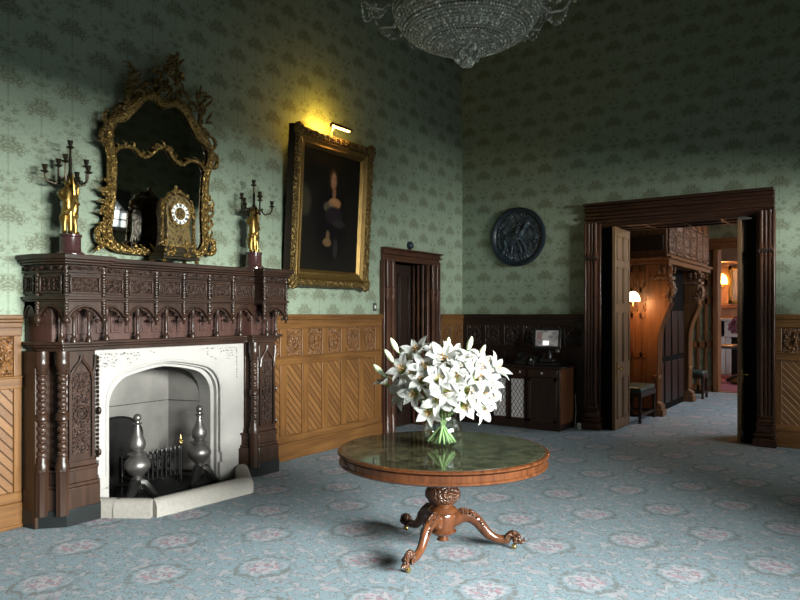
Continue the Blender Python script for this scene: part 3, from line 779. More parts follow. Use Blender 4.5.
W = lambda u, z, d=0: (MX + d, MY + u, z)
obj('glass', ngon(B(), [W(u, z, .012) for u, z in ol]), 'mirror', MR, smooth=False)
obj('back_board', prism(B(), [(u*1.04, 2.28 + (z-2.28)*1.01) for u, z in ol], lambda u, v, w: (MX + w, MY + u, v), -.02, .010), 'gilt_d', MR, smooth=False)
b = B(); tube(b, [W(u*1.05, z + (.03 if z > 3.4 else -.02 if z < 2.4 else 0), .03) for u, z in ol + ol[:2]], .034, 8, False)
tube(b, [W(u*1.0, z, .03) for u, z in ol + ol[:2]], .014, 6, False)
tube(b, [W(u*1.11, z + (.06 if z > 3.4 else -.035 if z < 2.4 else 0), .015) for u, z in ol + ol[:2]], .020, 6, False)
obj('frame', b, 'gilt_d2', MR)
def cs(b, u, z, r0, r1, a0, a1, th=.018, d=.035, leaf=True):
    f = lambda y, q: W(y, q, d)
    pts = scroll((u, z), r0, r1, a0, a1, f); n = len(pts)
    tube(b, pts, [th*(.45 + .7*sin(pi*min(1, (i+2)/(n)))) for i in range(n)], 6)
    ball(b, pts[-1], th*1.25, 8, 5)
def leafy(b, u, z, ang, ln, th=.02, d=.03, curl=.6):
    pts = [W(u + ln*t*cos(ang + curl*t), z + ln*t*sin(ang + curl*t), d + .03*sin(pi*t)) for t in (0, .25, .5, .75, 1)]
    tube(b, pts, [th*.6, th, th*.8, th*.5, .002], 6)
rnd = random.Random(3)
for s in (-1, 1):
    b = B(); cs(b, s*.56, 2.36, .10, .03, pi/2, pi/2 - s*4.4, .022); cs(b, s*.60, 2.42, .07, .02, -pi/2, -pi/2 + s*4.2, .016)
    leafy(b, s*.56, 2.30, 0 if s > 0 else pi, .14, .025)
    for k in range(9): leafy(b, s*(.545 + .02*(k % 2)), 2.42 + .05*k, pi/2 - s*(.4 + .5*(k % 2)), .10, .016)
    cs(b, s*.57, 2.62, .05, .015, -pi/2, -pi/2 + s*4., .014); cs(b, s*.575, 2.76, .045, .012, pi/2, pi/2 - s*4., .012)
    for k in range(5): leafy(b, s*(.07 + .09*k), 2.285, pi/2 - s*(1.1 + .3*(k % 2)), .09, .018, .045, .5*s)
    obj('lower_scrollwork', b, 'gilt_d2', MR)
for s in (-1, 1):
    b = B(); cs(b, s*.57, 3.26, .09, .03, -pi/2, -pi/2 + s*4.6, .022); cs(b, s*.55, 3.40, .08, .025, pi*.6, pi*.6 - s*4.2, .018)
    cs(b, s*.45, 3.48, .07, .02, 0 if s > 0 else pi, (0 if s > 0 else pi) + s*4.5, .018)
    for k in range(7): leafy(b, s*(.60 - .035*k), 3.16 + .065*k, pi/2 - s*(.7 - .2*(k % 3)), .10, .018)
    tube(b, [W(s*.43, 3.46, .03), W(s*.40, 3.60, .04), W(s*.41, 3.72, .04), W(s*.36, 3.82, .03)], [.022, .026, .02, .008], 6)
    obj('side_scrollwork', b, 'gilt_d', MR)
b = B()
tube(b, [W(-.42, 3.52), W(-.38, 3.66, .03), W(-.36, 3.76, .04), W(-.39, 3.90, .03)], [.02, .026, .02, .004], 6)
for k in range(9):
    leafy(b, -.36 + rnd.uniform(-.05, .05), 3.66 + .03*k, pi/2 + rnd.uniform(-1.0, 1.0), rnd.uniform(.07, .13), .016, .03, rnd.uniform(-.8, .8))
obj('corner_spray', b, 'gilt_d', MR); b = B()
for k in range(12):
    leafy(b, .42 + rnd.uniform(-.07, .07), 3.60 + .025*k, pi/2 + rnd.uniform(-1.4, 1.2), rnd.uniform(.08, .15), .017, .03, rnd.uniform(-.8, .8))
obj('corner_spray', b, 'gilt_d', MR)
b = B()
for u, z, r, a0, a1 in ((-.17,3.74,.10,pi,pi-4.2),(.16,3.76,.10,0,4.2),(-.10,3.88,.085,pi*.9,pi*.9-4.),(.12,3.92,.08,.2,4.2),(.0,3.80,.07,-pi/2,pi),(.05,4.00,.07,0,4.),(.06,4.10,.055,-pi/2,3.),(-.27,3.68,.07,pi,-.8),(.29,3.70,.07,0,4.)):
    cs(b, u, z, r, r*.25, a0, a1, .019, .04)
for k in range(34):
    z = 3.70 + .40*rnd.random(); w = .24*(1 - (z - 3.70)/.46) + .02
    leafy(b, .03 + rnd.uniform(-w, w), z, pi/2 + rnd.uniform(-1.3, 1.3), rnd.uniform(.05, .11), .016, rnd.uniform(.01, .07), rnd.uniform(-1, 1))
for k in range(16):
    z = 3.70 + .34*rnd.random(); ball(b, W(.02 + rnd.uniform(-.14, .14), z, .06), rnd.uniform(.014, .026), 7, 5)
leafy(b, .05, 4.08, pi*.45, .14, .022, .03, -.7); leafy(b, .07, 4.10, pi*.2, .10, .018)
obj('crest', b, 'gilt_d', MR)
b = B()
dv = smooth2([(-.50,3.12),(-.47,3.17),(-.40,3.20),(-.30,3.20),(-.22,3.13),(-.14,3.16),(-.06,3.25),(0,3.28),(.06,3.25),(.14,3.16),(.22,3.13),(.30,3.20),(.40,3.20),(.47,3.17),(.50,3.12)])
tube(b, [W(u, z, .035) for u, z in dv], .017, 6)
for i in range(0, len(dv), 2):
    u, z = dv[i]; leafy(b, u, z, pi/2 + rnd.uniform(-.9, .9), .055, .012, .035)
cs(b, -.07, 3.24, .05, .015, 0, 4.2, .012); cs(b, .07, 3.24, .05, .015, pi, pi - 4.2, .012)
obj('glass_divider', b, 'gilt_d2', MR)

# ================================================================ MANTEL CLOCK
CX, CY_ = .27, -5.925
CK = thing('mantel_clock', 'dark gilt mounted bracket clock with white roman dial on mantel shelf', 'clock', (CX, CY_, 2.166))
def C(x, u, z): return (CX + x, CY_ + u, 2.166 + z)
def cb(b, x0, x1, u0, u1, z0, z1): return bx(b, CX+x0, CX+x1, CY_+u0, CY_+u1, 2.166+z0, 2.166+z1)
b = B(); cb(b, -.10, .12, -.20, .20, .03, .055); cb(b, -.09, .105, -.185, .185, .055, .09); cb(b, -.08, .09, -.165, .165, .09, .15)
obj('base', b, 'bronze', CK, bevel=.006)
for s in (-1, 1):
    for x in (-.08, .10):
        b = B(); ball(b, C(x, s*.18, .016), (.022, .024, .016), 10, 6); obj('foot', b, 'gilt', CK)
poly = [(-.145,.15),(.145,.15),(.135,.22),(.125,.30),(.13,.40),(.145,.46),(.135,.53)] + [(.135*cos(a), .53 + .10*sin(a)) for a in (pi*i/10 for i in range(1, 10))] + [(-.135,.53),(-.145,.46),(-.13,.40),(-.125,.30),(-.135,.22)]
obj('case', prism(B(), poly, lambda u, v, w: C(w, u, v), -.075, .075), 'boulle', CK, bevel=.006)
rn = random.Random(5)
b = B(); cb(b, .0, .088, -.17, .17, .06, .085); cb(b, .07, .085, -.10, .10, .08, .16)
for s in (-1, 1):
    b2 = B(); lathe(b2, [(.03,.15),(.032,.18),(.018,.20),(.016,.43),(.026,.45),(.030,.47),(.02,.48)], C(.06, s*.175, 0), 10); obj('pilaster', b2, 'gilt_d', CK)
    b2 = B(); lathe(b2, [(.018,.48),(.03,.51),(.016,.54),(.01,.56),(.014,.575),(.0,.59)], C(.05, s*.165, 0), 10); obj('urn_finial', b2, 'gilt', CK)
for k in range(46):
    u = rn.uniform(-.17, .17); z = .06 + abs(rn.gauss(0, .07)); 
    ball(b, C(.085 + rn.uniform(0, .02), u, min(z, .22)), (.012, rn.uniform(.010, .02), rn.uniform(.010, .02)), 6, 4)
obj('mounts', b, 'gilt', CK); b = B()
for k in range(44):
    a = rn.uniform(.1, pi - .1); r = rn.uniform(.135, .165); ball(b, C(.07, r*cos(a), .53 + .85*r*sin(a)), (.016, .016, .016), 6, 4)
obj('arch_mount', b, 'gilt_d', CK)
b = B(); ball(b, C(.03, 0, .66), (.03, .05, .035), 8, 6); ball(b, C(.03, 0, .70), (.02, .02, .03), 8, 6)
for s in (-1, 1): tube(b, [C(.03, 0, .64), C(.035, s*.05, .66), C(.03, s*.09, .63)], [.016, .014, .004], 6)
obj('crest', b, 'gilt_d', CK)
dz = .455
b = lathe(B(), [(.0,.078),(.102,.078),(.102,.09),(0,.09)], C(0, 0, dz), 36, 'x'); obj('dial', b, 'white', CK, label='white enamel chapter ring')
b = lathe(B(), [(.0,.0902),(.058,.0902),(.056,.094),(0,.095)], C(0, 0, dz), 28, 'x'); obj('dial_centre', b, 'gilt_d', CK)
b = B(); torus(b, C(.09, 0, dz), .106, .011, 'x', 36, 6); obj('bezel', b, 'gilt', CK)
b = B()
ROM = ('XII','I','II','III','IIII','V','VI','VII','VIII','IX','X','XI')
def stroke(b, p, q, w=.0026):
    p = Vector(p); q = Vector(q); d = (q - p).normalized(); n = Vector((-d.y, d.x))*w
    rings(b, [[Vector(C(x, v.x, dz + v.y)) for v in (p - n, p + n, q + n, q - n)] for x in (.0903, .0925)])
for h, s in enumerate(ROM):
    a = pi/2 - h*pi/6; er = Vector((cos(a), sin(a))); et = Vector((sin(a), -cos(a)))
    wd = {'I': .007, 'V': .013, 'X': .013}; tot = sum(wd[c] for c in s); o = -tot/2
    for c in s:
        m = o + wd[c]/2; h2 = wd[c]*.36
        q = lambda t, r: er*r + et*t
        if c == 'I': stroke(b, q(m, .066), q(m, .095))
        elif c == 'V': stroke(b, q(m - h2, .095), q(m, .066)); stroke(b, q(m + h2, .095), q(m, .066), .0014)
        else: stroke(b, q(m - h2, .095), q(m + h2, .066)); stroke(b, q(m + h2, .095), q(m - h2, .066), .0014)
        o += wd[c]
obj('numerals', b, 'plastic', CK, smooth=False, label='black roman numerals')
b = B()
for a, r, w in ((radians(62), .052, .004), (radians(200), .082, .003)): 
    rings(b, [[Vector(C(x, v.x, dz + v.y)) for v in (Vector((-sin(a), cos(a)))*w, Vector((sin(a), -cos(a)))*w, Vector((cos(a), sin(a)))*r)] for x in (.097, .099)])
obj('hands', b, 'plastic', CK, smooth=False)

# ================================================================ CANDELABRA
def candelabrum(y, label, seed, sway):
    t = thing('candelabrum', label, 'candelabrum', (.215, y, 2.166), group='gilt figure candelabra')
    L = lambda a, b_, z: (.215 + a, y + b_, 2.166 + z)
    b = lathe(B(), [(.115,0),(.115,.02),(.10,.035),(.086,.045),(.082,.06),(.082,.155),(.09,.165),(.09,.18),(.05,.185)], L(0,0,0), 24); obj('plinth', b, 'porph', t)
    def figure(ox, oy, ang, s, lift):
        b = B(); q = s*.76; F = lambda a, c, z: L(ox + q*(a*cos(ang) - c*sin(ang)), oy + q*(a*sin(ang) + c*cos(ang)), .185 + s*z)
        tube(b, [F(0,.03,.0), F(.012,.03,.07), F(0,.028,.13), F(0,.022,.20)], [s*.016, s*.021, s*.025, s*.034], 10)
        tube(b, [F(.03,-.03,.0), F(.03,-.032,.07), F(.02,-.026,.13), F(0,-.02,.20)], [s*.016, s*.021, s*.026, s*.034], 10)
        ball(b, F(.03,.03,.012), (s*.035, s*.02, s*.014), 8, 5); ball(b, F(.05,-.03,.012), (s*.035, s*.02, s*.014), 8, 5)
        tube(b, [F(0,0,.18), F(.012,0,.24), F(.014,0,.29), F(.004,0,.35), F(0,0,.385), F(0,0,.41)], [s*.038, s*.042, s*.037, s*.046, s*.037, s*.015], 12)
        ball(b, F(.008,0,.452), (s*.036, s*.034, s*.042), 12, 8); ball(b, F(-.006,0,.466), (s*.038, s*.038, s*.036), 10, 6)
        ball(b, F(.042,0,.448), s*.008, 6, 4)
        tube(b, [F(0,.05,.37), F(.035,.07,.34), F(.05,.06,.42), F(.035,.05,.50)], [s*.018, s*.016, s*.014, s*.010], 8)
        tube(b, [F(0,-.05,.37), F(.025,-.072,.32), F(.06,-.05,.29), F(.07,-.01,.28)], [s*.022, s*.02, s*.017, s*.012], 8)
        tube(b, [F(-.03,.06,.36), F(.02,.055,.24), F(.04,-.02,.17), F(.0,-.06,.14), F(-.04,-.04,.05)], [s*.014, s*.022, s*.024, s*.02, s*.01], 8)
        return b
    obj('figure', figure(.01, -.030, -.5, .95, 0), 'gilt_s', t); obj('figure', figure(-.012, .030, .9, .88, 0), 'gilt_s', t)
    b = lathe(B(), [(.012,.30),(.014,.55),(.026,.57),(.018,.60),(.034,.63),(.022,.66),(.012,.70),(.014,.80),(.01,.82)], L(0,0,0), 12)
    for k in range(8):
        a = k*pi/4; tube(b, [L(0,0,.58), L(.05*cos(a),.05*sin(a),.63), L(.09*cos(a),.09*sin(a),.62), L(.10*cos(a),.10*sin(a),.585)], [.010,.012,.008,.002], 5)
    obj('stem', b, 'bronze', t)
    def cup(b, p):
        lathe(b, [(.006,-.02),(.034,-.004),(.030,.002),(.010,.006),(.018,.02),(.022,.045),(.026,.05),(.012,.051),(.010,.03)], p, 10)
    for k in range(6):
        a = k*pi/3 + seed; R = .19 if k % 2 == 0 else .125; zt = .68 if k % 2 == 0 else .76
        b = B(); c, s = cos(a), sin(a)
        tube(b, [L(.01*c,.01*s,.60), L(R*.35*c,R*.35*s,.64), L(R*.6*c,R*.6*s,.585), L(R*.9*c,R*.9*s,.60), L(R*c,R*s,.64), L(R*c,R*s,zt)], [.008,.010,.009,.009,.008,.007], 6)
        ball(b, L(R*.45*c, R*.45*s, .64), .014, 6, 4); cup(b, L(R*c, R*s, zt))
        obj('branch', b, 'bronze', t)
    b = B(); tube(b, [L(0,0,.80), L(0,0,.88)], .009, 6); cup(b, L(0, 0, .90)); obj('top_socket', b, 'bronze', t)
    return t
candelabrum(-6.90, 'gilt figure candelabrum standing left of the rococo mirror', .25, 1)
candelabrum(-4.87, 'gilt figure candelabrum standing between the rococo mirror and portrait', .8, -1)

# ================================================================ PORTRAIT
def portrait_mat():
    t = NT('portrait_canvas'); u, v = t.y, t.z            # local, metres from the bottom centre
    def el(cx, cy, rx, ry, soft=.5):
        e = t.add(t.f('POWER', t.mul(t.sub(u, cx), 1/rx), 2.), t.f('POWER', t.mul(t.sub(v, cy), 1/ry), 2.))
        e = t.add(e, t.mul(t.sub(t.noise(scale=22), .5), .6))
        return t.ss(e, 1.25, soft)
    bg = t.mix(t.noise(scale=3), (.006, .006, .005), (.012, .010, .007))
    c = t.mix(el(.0, .80, .34, .52, .3), bg, (.006, .005, .005))
    c = t.mix(t.mul(el(-.50, 1.02, .14, .20, .2), .55), c, (.055, .048, .028))
    c = t.mix(el(.02, 1.33, .085, .14), c, (.045, .025, .014))
    c = t.mix(el(.025, 1.32, .052, .105), c, (.26, .135, .075))
    c = t.mix(el(.025, 1.275, .016, .010), c, (.25, .07, .05))
    c = t.mix(el(.00, 1.345, .010, .006), c, (.06, .03, .02)); c = t.mix(el(.05, 1.345, .010, .006), c, (.06, .03, .02))
    c = t.mix(el(.04, 1.17, .036, .08), c, (.17, .085, .045))
    c = t.mix(el(.06, 1.05, .12, .07), c, (.25, .125, .055))
    c = t.mix(t.mul(el(-.05, .99, .10, .07), .6), c, (.10, .08, .05))
    c = t.mix(el(.05, .90, .17, .12), c, (.014, .010, .012))
    c = t.mix(t.mul(el(.16, .80, .13, .05), .5), c, (.03, .026, .022))
    c = t.mix(t.mul(el(-.06, .56, .085, .055), .85), c, (.13, .075, .035)); c = t.mix(t.mul(el(-.05, .63, .035, .08), .7), c, (.13, .075, .035))
    c = t.mix(t.mul(el(.10, .50, .05, .13), .35), c, (.04, .036, .03))
    return t.set(Base_Color=c, Roughness=.42, Specular_IOR_Level=.05)
M['portrait'] = portrait_mat()
PW, PH = .745, 1.86
PT = thing('portrait_painting', 'large dark portrait of a woman in heavy carved gilt frame', 'painting', (.035, -3.51, 2.015), rot=(0, radians(3.2), 0))
b = B(); bx(b, .0, .05, -.56, .56, .17, PH - .17); obj('canvas', b, 'portrait', PT, local=True, smooth=False)
def mitre(prof, mat, name):     # profile (inset from outer edge, height)
    b = B(); rs = []
    for i, h in prof:
        rs.append([(h, -PW + i, i), (h, PW - i, i), (h, PW - i, PH - i), (h, -PW + i, PH - i)])
    rings(b, [[Vector(p) for p in r] for r in rs], cap=False)
    return obj(name, b, mat, PT, local=True, angle=25)
mitre([(.0, .0), (.0, .06), (.012, .095)], 'dk', 'shaded_frame_side')  # dark colour paints in the unlit sides of the gilt frame
mitre([(.012, .095), (.05, .125), (.085, .115), (.105, .085)], 'gilt_d', 'outer_frame')
mitre([(.105, .085), (.12, .10), (.16, .082), (.18, .088), (.215, .055), (.215, .03)], 'gilt_in', 'inner_frame')

b = B(); rn = random.Random(8)
for s in (-1, 1):
    for k in range(20):
        z = .06 + k*(PH - .12)/19; ball(b, (.115, s*(PW - .05), z), (.022, .032, .045), 8, 5)
    for k in range(15):
        y = -PW + .08 + k*(2*PW - .16)/14; ball(b, (.115, y, (.05 if s < 0 else PH - .05)), (.022, .05, .030), 8, 5)
obj('carved_border', b, 'gilt_d', PT, local=True)
for sy in (-1, 1):
    for sz in (0, 1):
        b = B(); y, z = sy*(PW - .06), (.06 if sz == 0 else PH - .06)
        ball(b, (.10, y, z), (.035, .075, .075), 12, 8)
        for k in range(8): a = k*pi/4; ball(b, (.108, y + .062*cos(a), z + .062*sin(a)), (.024, .030, .030), 7, 5)
        obj('corner_cartouche', b, 'gilt_d', PT, local=True)
PL = thing('picture_light', 'small brass picture lamp glowing above the gilt portrait frame', 'picture light', (.10, -3.52, 3.86))
obj('arm', tube(B(), [(.14, -3.52, 3.84), (.15, -3.52, 3.93), (.20, -3.52, 3.995), (.27, -3.52, 4.0), (.31, -3.52, 3.98)], .009, 8), 'brass', PL)
rs = [[Vector((.31 + .036*cos(a), y, 3.95 + .036*sin(a))) for a in (radians(-15 + 21*i) for i in range(11))] for y in (-3.70, -3.35)]
sh = obj('lamp_shade', rings(B(), rs, cap=False, closed=False), 'bronze', PL); md = sh.modifiers.new('s', 'SOLIDIFY'); md.thickness = .004
M['bulb_w'] = emit('warm_bulb', (1., .62, .16), 14.)
obj('bulb', lathe(B(), [(.012,-3.68),(.016,-3.67),(.016,-3.38),(.012,-3.37)], (.308, 0, 3.945), 10, 'y'), 'bulb_w', PL)

# ================================================================ PLAQUE ON THE BACK WALL
def plaque_mat():
    t = NT('blue_relief_dish')
    h = t.noise(scale=11, detail=4, rough=.6); v = t.voro(scale=9)
    c = t.mix(t.ss(h, .42, .62), (.010, .018, .026), (.085, .135, .165))
    c = t.mix(t.mul(t.ss(v, .05, .4), .4), (.02, .03, .04), c)
    t.bump(t.add(h, v), .8, .03); return t.set(Base_Color=c, Roughness=.4)
M['dish'] = plaque_mat()
PQ = thing('wall_charger', 'round dark blue relief charger hanging on the green far wall', 'wall plate', (1.02, 0, 2.905))
b = lathe(B(), [(0,-.005),(.44,-.005),(.466,-.03),(.462,-.055),(.43,-.065),(.40,-.05),(.385,-.03)], (1.02, 0, 2.905), 48, 'y'); obj('rim', b, 'blue_d', PQ)
b = lathe(B(), [(.392,-.02),(.39,-.032),(.36,-.036),(.20,-.040),(0,-.042)], (1.02, 0, 2.905), 48, 'y'); obj('dish', b, 'dish', PQ)
b = B(); rn = random.Random(11)
Q = lambda u, z, d=.04: (1.02 + u, -d, 2.905 + z)
ball(b, Q(-.10, -.02), (.16, .035, .10), 12, 8); ball(b, Q(.02, .10), (.06, .035, .07), 10, 6)           # horse and rider like relief masses
tube(b, [Q(.03, .02), Q(.10, .10), Q(.12, .18)], [.05, .04, .03], 8); ball(b, Q(.14, .20), (.06, .03, .035), 8, 5)
for u0, u1 in ((-.22, -.26), (-.15, -.11), (-.02, .06), (.05, .14)): tube(b, [Q(u0, -.05), Q((u0+u1)/2 + .03, -.16), Q(u1, -.25)], [.03, .02, .014], 7)
tube(b, [Q(.02, .16), Q(-.02, .06), Q(.0, .0)], [.03, .05, .03], 8); ball(b, Q(.02, .20), (.035, .03, .04), 8, 6)
for k in range(40):
    a = k*2*pi/40; ball(b, Q(.345*cos(a), .345*sin(a), .036), (.020, .010, .020), 6, 4)
for k in range(14): a = rn.uniform(0, 2*pi); r = rn.uniform(.16, .30); ball(b, Q(r*cos(a), r*sin(a), .035), (rn.uniform(.02,.04), .018, rn.uniform(.02,.04)), 7, 5)
obj('relief', b, 'dish', PQ)
SP = thing('socket_plate', 'small dark square plate on dark panelling above the till', 'wall plate', (2.03, -.042, 1.535))
obj('plate', box(1.985, 2.075, -.055, -.041, 1.49, 1.58), 'lead', SP, bevel=.004); obj('switch_button', box(2.02, 2.04, -.061, -.055, 1.52, 1.55), 'plastic', SP)
# ================================================================ ROUND TABLE
TX, TY = 3.08, -5.75
TB = thing('round_table', 'round walnut pedestal table with polished dark green top', 'table', (TX, TY, 0))
obj('tabletop', lathe(B(), [(.0,.70),(.72,.70),(.745,.703),(.757,.712),(.757,.720),(.748,.7275),(.735,.729),(.0,.729)], (TX, TY, 0), 72), 'walnut', TB, angle=50)
obj('inset_top', lathe(B(), [(.0,.727),(.725,.727),(.725,.7305),(0,.7305)], (TX, TY, 0), 72), 'baize', TB, label='glossy dark green marbled table surface')
obj('apron', lathe(B(), [(.0,.63),(.735,.63),(.748,.640),(.748,.652),(.738,.66),(.738,.695),(.746,.70),(0,.70)], (TX, TY, 0), 72), 'walnut', TB, angle=50)
b = lathe(B(), [(.20,.635),(.20,.60),(.06,.58),(.055,.50),(.065,.47),(.10,.455),(.128,.42),(.128,.385),(.10,.345),(.07,.335)], (TX, TY, 0), 28); obj('bulb_turning', b, 'walnut_c', TB)
b = lathe(B(), [(.065,.345),(.075,.33),(.068,.315),(.098,.30),(.108,.285),(.10,.27),(.085,.262)], (TX, TY, 0), 28); obj('collar', b, 'walnut', TB)
b = lathe(B(), [(.085,.272),(.095,.25),(.088,.20),(.082,.15),(.10,.135),(.07,.11),(.03,.09),(.045,.07),(.0,.055)], (TX, TY, 0), 24); obj('pedestal', b, 'walnut', TB)
for ang in (-85, 35, 155):
    a = radians(ang); ca, sa = cos(a), sin(a)
    T = lambda r, z, w=0: (TX + r*ca - w*sa, TY + r*sa + w*ca, z)
    pts = [(.05,.20),(.11,.235),(.17,.245),(.225,.225),(.27,.18),(.31,.125),(.36,.085),(.42,.068),(.48,.072)]
    q = smooth2(pts, 2); n = len(q)
    b = tube(B(), [T(*p) for p in q], [.058 - .026*min(1, i/(n*.75)) for i in range(n)], 10, True, .82); lg = obj('leg', b, 'walnut', TB)
    b = B()
    tube(b, [T(*p) for p in scroll((.515, .072), .048, .012, pi, pi - 4.6, lambda u, v: (u, v))], [.026]*5 + [.022]*5 + [.018]*5, 8, True, 1.5)
    for w in (-.03, .03): ball(b, T(.515, .075, w), .020, 8, 6)
    tube(b, [T(.53,.06), T(.565,.05), T(.59,.062), T(.585,.08)], [.022,.018,.014,.006], 8)
    obj('scroll_foot', b, 'walnut_c', lg)
    b = B()
    for k in range(10):
        i = int(n*(.20 + .036*k)); p = q[min(i, n-1)]; f = 1 - k/12.
        ball(b, T(p[0] + .006, p[1] + .040 - .002*k), (.024, .024, .020*f + .004), 7, 5)
        for w in (-.022, .022): ball(b, T(p[0] + .008, p[1] + .028 - .002*k, w), (.020, .020, .014*f + .004), 6, 4)
    obj('carved_knee', b, 'walnut_c', lg)
    b = B(); p0 = Vector(T(.515, .016)); lathe(b, [(.016, -.011), (.020, -.006), (.020, .006), (.016, .011)], p0, 12, 'x' if abs(sa) > abs(ca) else 'y')
    tube(b, [T(.515,.014), T(.515,.035)], .012, 8); obj('castor', b, 'brass', lg, label='small brass castor')

# ================================================================ VASE AND LILIES
VX, VY, VZ = 3.058, -5.715, .731
VS = thing('glass_vase', 'round clear glass vase of lilies on the round table', 'vase', (VX, VY, VZ))
outp = [(.0,.0),(.065,.0),(.085,.006),(.120,.035),(.142,.08),(.146,.115),(.138,.155),(.118,.195),(.104,.222),(.108,.238)]
inp = [(.103,.238),(.099,.222),(.112,.195),(.132,.155),(.140,.115),(.136,.08),(.114,.04),(.08,.014),(.0,.012)]
obj('bowl', lathe(B(), outp + inp, (VX, VY, VZ), 40), 'glass', VS, angle=60)
wp = [(.0,.014),(.078,.016),(.112,.042),(.134,.082),(.138,.115),(.130,.153),(.118,.178),(.0,.178)]
obj('water', lathe(B(), wp, (VX, VY, VZ), 40), 'water', VS, label='clear water filling the vase', angle=60)
def petal_mesh(rn, ln=.118, wd=.046, curl=1.0):
    bm = B()
    for k in range(6):
        a = k*pi/3 + rn.uniform(-.1, .1); inner = k % 2; L_ = ln*(1. if inner else .95)*rn.uniform(.92, 1.05); W_ = wd*(1.15 if inner else .85)
        grid = []; N = 7
        for i in range(N + 1):
            t = i/N
            th = .52 + curl*(.55*t + .75*t*t)*rn.uniform(.97, 1.03)      # angle away from the flower axis
            if i == 0: r, z = .012, 0.
            else: r += L_/N*sin(th); z += L_/N*cos(th)
            w = W_*(sin(pi*min(1, (t*.93 + .10)))**.8)*.5 if t < 1 else .001
            row = []
            for j in range(-2, 3):
                s = j/2.; zz = z + .010*abs(s)*sin(pi*t) + .003*sin(9*t + 3*s + k); ww = w*s
                row.append(bm.verts.new((r*cos(a) - ww*sin(a), r*sin(a) + ww*cos(a), zz)))
            grid.append(row)
        for i in range(N):
            for j in range(4): bm.faces.new((grid[i][j], grid[i][j+1], grid[i+1][j+1], grid[i+1][j]))
    return bm
def throat(bm):
    lathe(bm, [(.006,-.045),(.010,-.03),(.014,-.005),(.016,.008)], (0,0,0), 8); return bm
def mesh_of(bm, name, mat):
    bmesh.ops.recalc_face_normals(bm, faces=bm.faces[:]); me = bpy.data.meshes.new(name); bm.to_mesh(me); bm.free(); me.materials.append(M[mat])
    me.polygons.foreach_set('use_smooth', [True]*len(me.polygons)); return me
rl = random.Random(21)
BLOOM = [mesh_of(throat(petal_mesh(rl, .128 + .006*i, .057 + .004*(i % 3), (.55, .75, .95, 1.1, .65, .85)[i])), 'bloom', 'petal') for i in range(6)]
bm = B()
for k in range(6):
    a = k*pi/3 + .3; tube(bm, [(0,0,.0), (.010*cos(a), .010*sin(a), .035), (.022*cos(a), .022*sin(a), .062)], .0014, 4); ball(bm, (.023*cos(a), .023*sin(a), .064), (.004, .004, .006), 6, 4)
tube(bm, [(0,0,0), (.002,0,.06), (.004,.002,.095)], [.002,.002,.004], 5)
STAM = mesh_of(bm, 'stamens', 'anther')
bm = lathe(B(), [(.004,-.02),(.012,.0),(.020,.03),(.022,.055),(.018,.08),(.010,.10),(.002,.112)], (0,0,0), 9); BUD = mesh_of(bm, 'bud', 'petal_s')
C0 = Vector((VX, VY, 1.205))
UP = Vector((0, 0, 1))
def P3(du, dv, dw): return C0 + RV*du + UP*dv - FV*dw
def orient(d, spin):
    q = Vector(d).normalized().to_track_quat('Z', 'Y'); return (q.to_matrix() @ Matrix.Rotation(spin, 3, 'Z')).to_euler()
def put(name, me, parent, pos, d, s=1., spin=0., label=None):
    o = bpy.data.objects.new(name, me); COL.objects.link(o); o.parent = parent
    o.location = pos - parent.location; o.rotation_euler = orient(d, spin); o.scale = (s, s, s)
    if label: o['label'] = label
    return o
def lp(px, py, dw=None):
    du = (px - 443)*5./690; dv = (382 - py)*5./690
    if dw is None:
        k = 1 - (du/.50)**2 - (dv/.34)**2; dw = .26*sqrt(max(.0, k))
    return du, dv, dw
STALKS = [
 ('white lily stalk at far left tip, with half open bloom and pale bud', [(383,383,.02,'h'),(403,368,None,'b')], [(380,371,.02)]),
 ('white lily stalk with its shaded bloom drooping lowest on the left', [(402,393,.10,'b'),(413,374,.16,'b')], []),
 ('white lily stalk with two pale green buds pointing up left', [(417,352,.06,'b'),(409,361,.05,'b')], [(395,346,.02),(390,357,.02)]),
 ('white lily stalk with the large bloom nearest the vase on the left', [(428,407,.25,'b'),(414,391,.20,'b')], []),
 ('white lily stalk with the central front bloom facing the viewer', [(437,376,.30,'b'),(436,395,.29,'b')], []),
 ('white lily stalk at upper middle with a greenish upright bud', [(431,351,.10,'h'),(452,357,.14,'b')], [(448,346,.05),(445,350,.08)]),
 ('white lily stalk with the biggest bright bloom at lower middle', [(461,401,.28,'b'),(452,375,.28,'b'),(445,362,.20,'b')], []),
 ('white lily stalk at upper right with one tall upright bud', [(468,361,.16,'b'),(482,362,.10,'b')], [(469,345,.06),(481,353,.04)]),
 ('white lily stalk reaching furthest right with orange anthers in profile', [(494,369,.06,'b'),(487,383,.12,'b')], []),
 ('white lily stalk with a bloom drooping lowest at right', [(488,396,.08,'b'),(480,407,.14,'b'),(474,376,.24,'b')], []),
 ('white lily stalk in the right middle of the bouquet, facing forward', [(465,387,.27,'b'),(478,390,.20,'b')], []),
 ('white lily stalk filling the top middle of the bouquet, behind the front blooms', [(441,358,.20,'b'),(425,366,.20,'b'),(457,367,.22,'b')], []),
 ('white lily stalk low in the middle with a bloom tilted to the left', [(421,378,.24,'b'),(444,388,.31,'b'),(408,382,.14,'b')], []),
 ('white lily stalk at right shoulder of the bouquet between tall bud and profile bloom', [(485,372,.14,'b'),(476,367,.19,'b'),(469,397,.22,'b')], []),
 ('white lily stalk turned to the back of the bouquet', [(440,366,-.14,'b'),(462,372,-.18,'b'),(420,380,-.12,'b')], []),
]
spin = 0
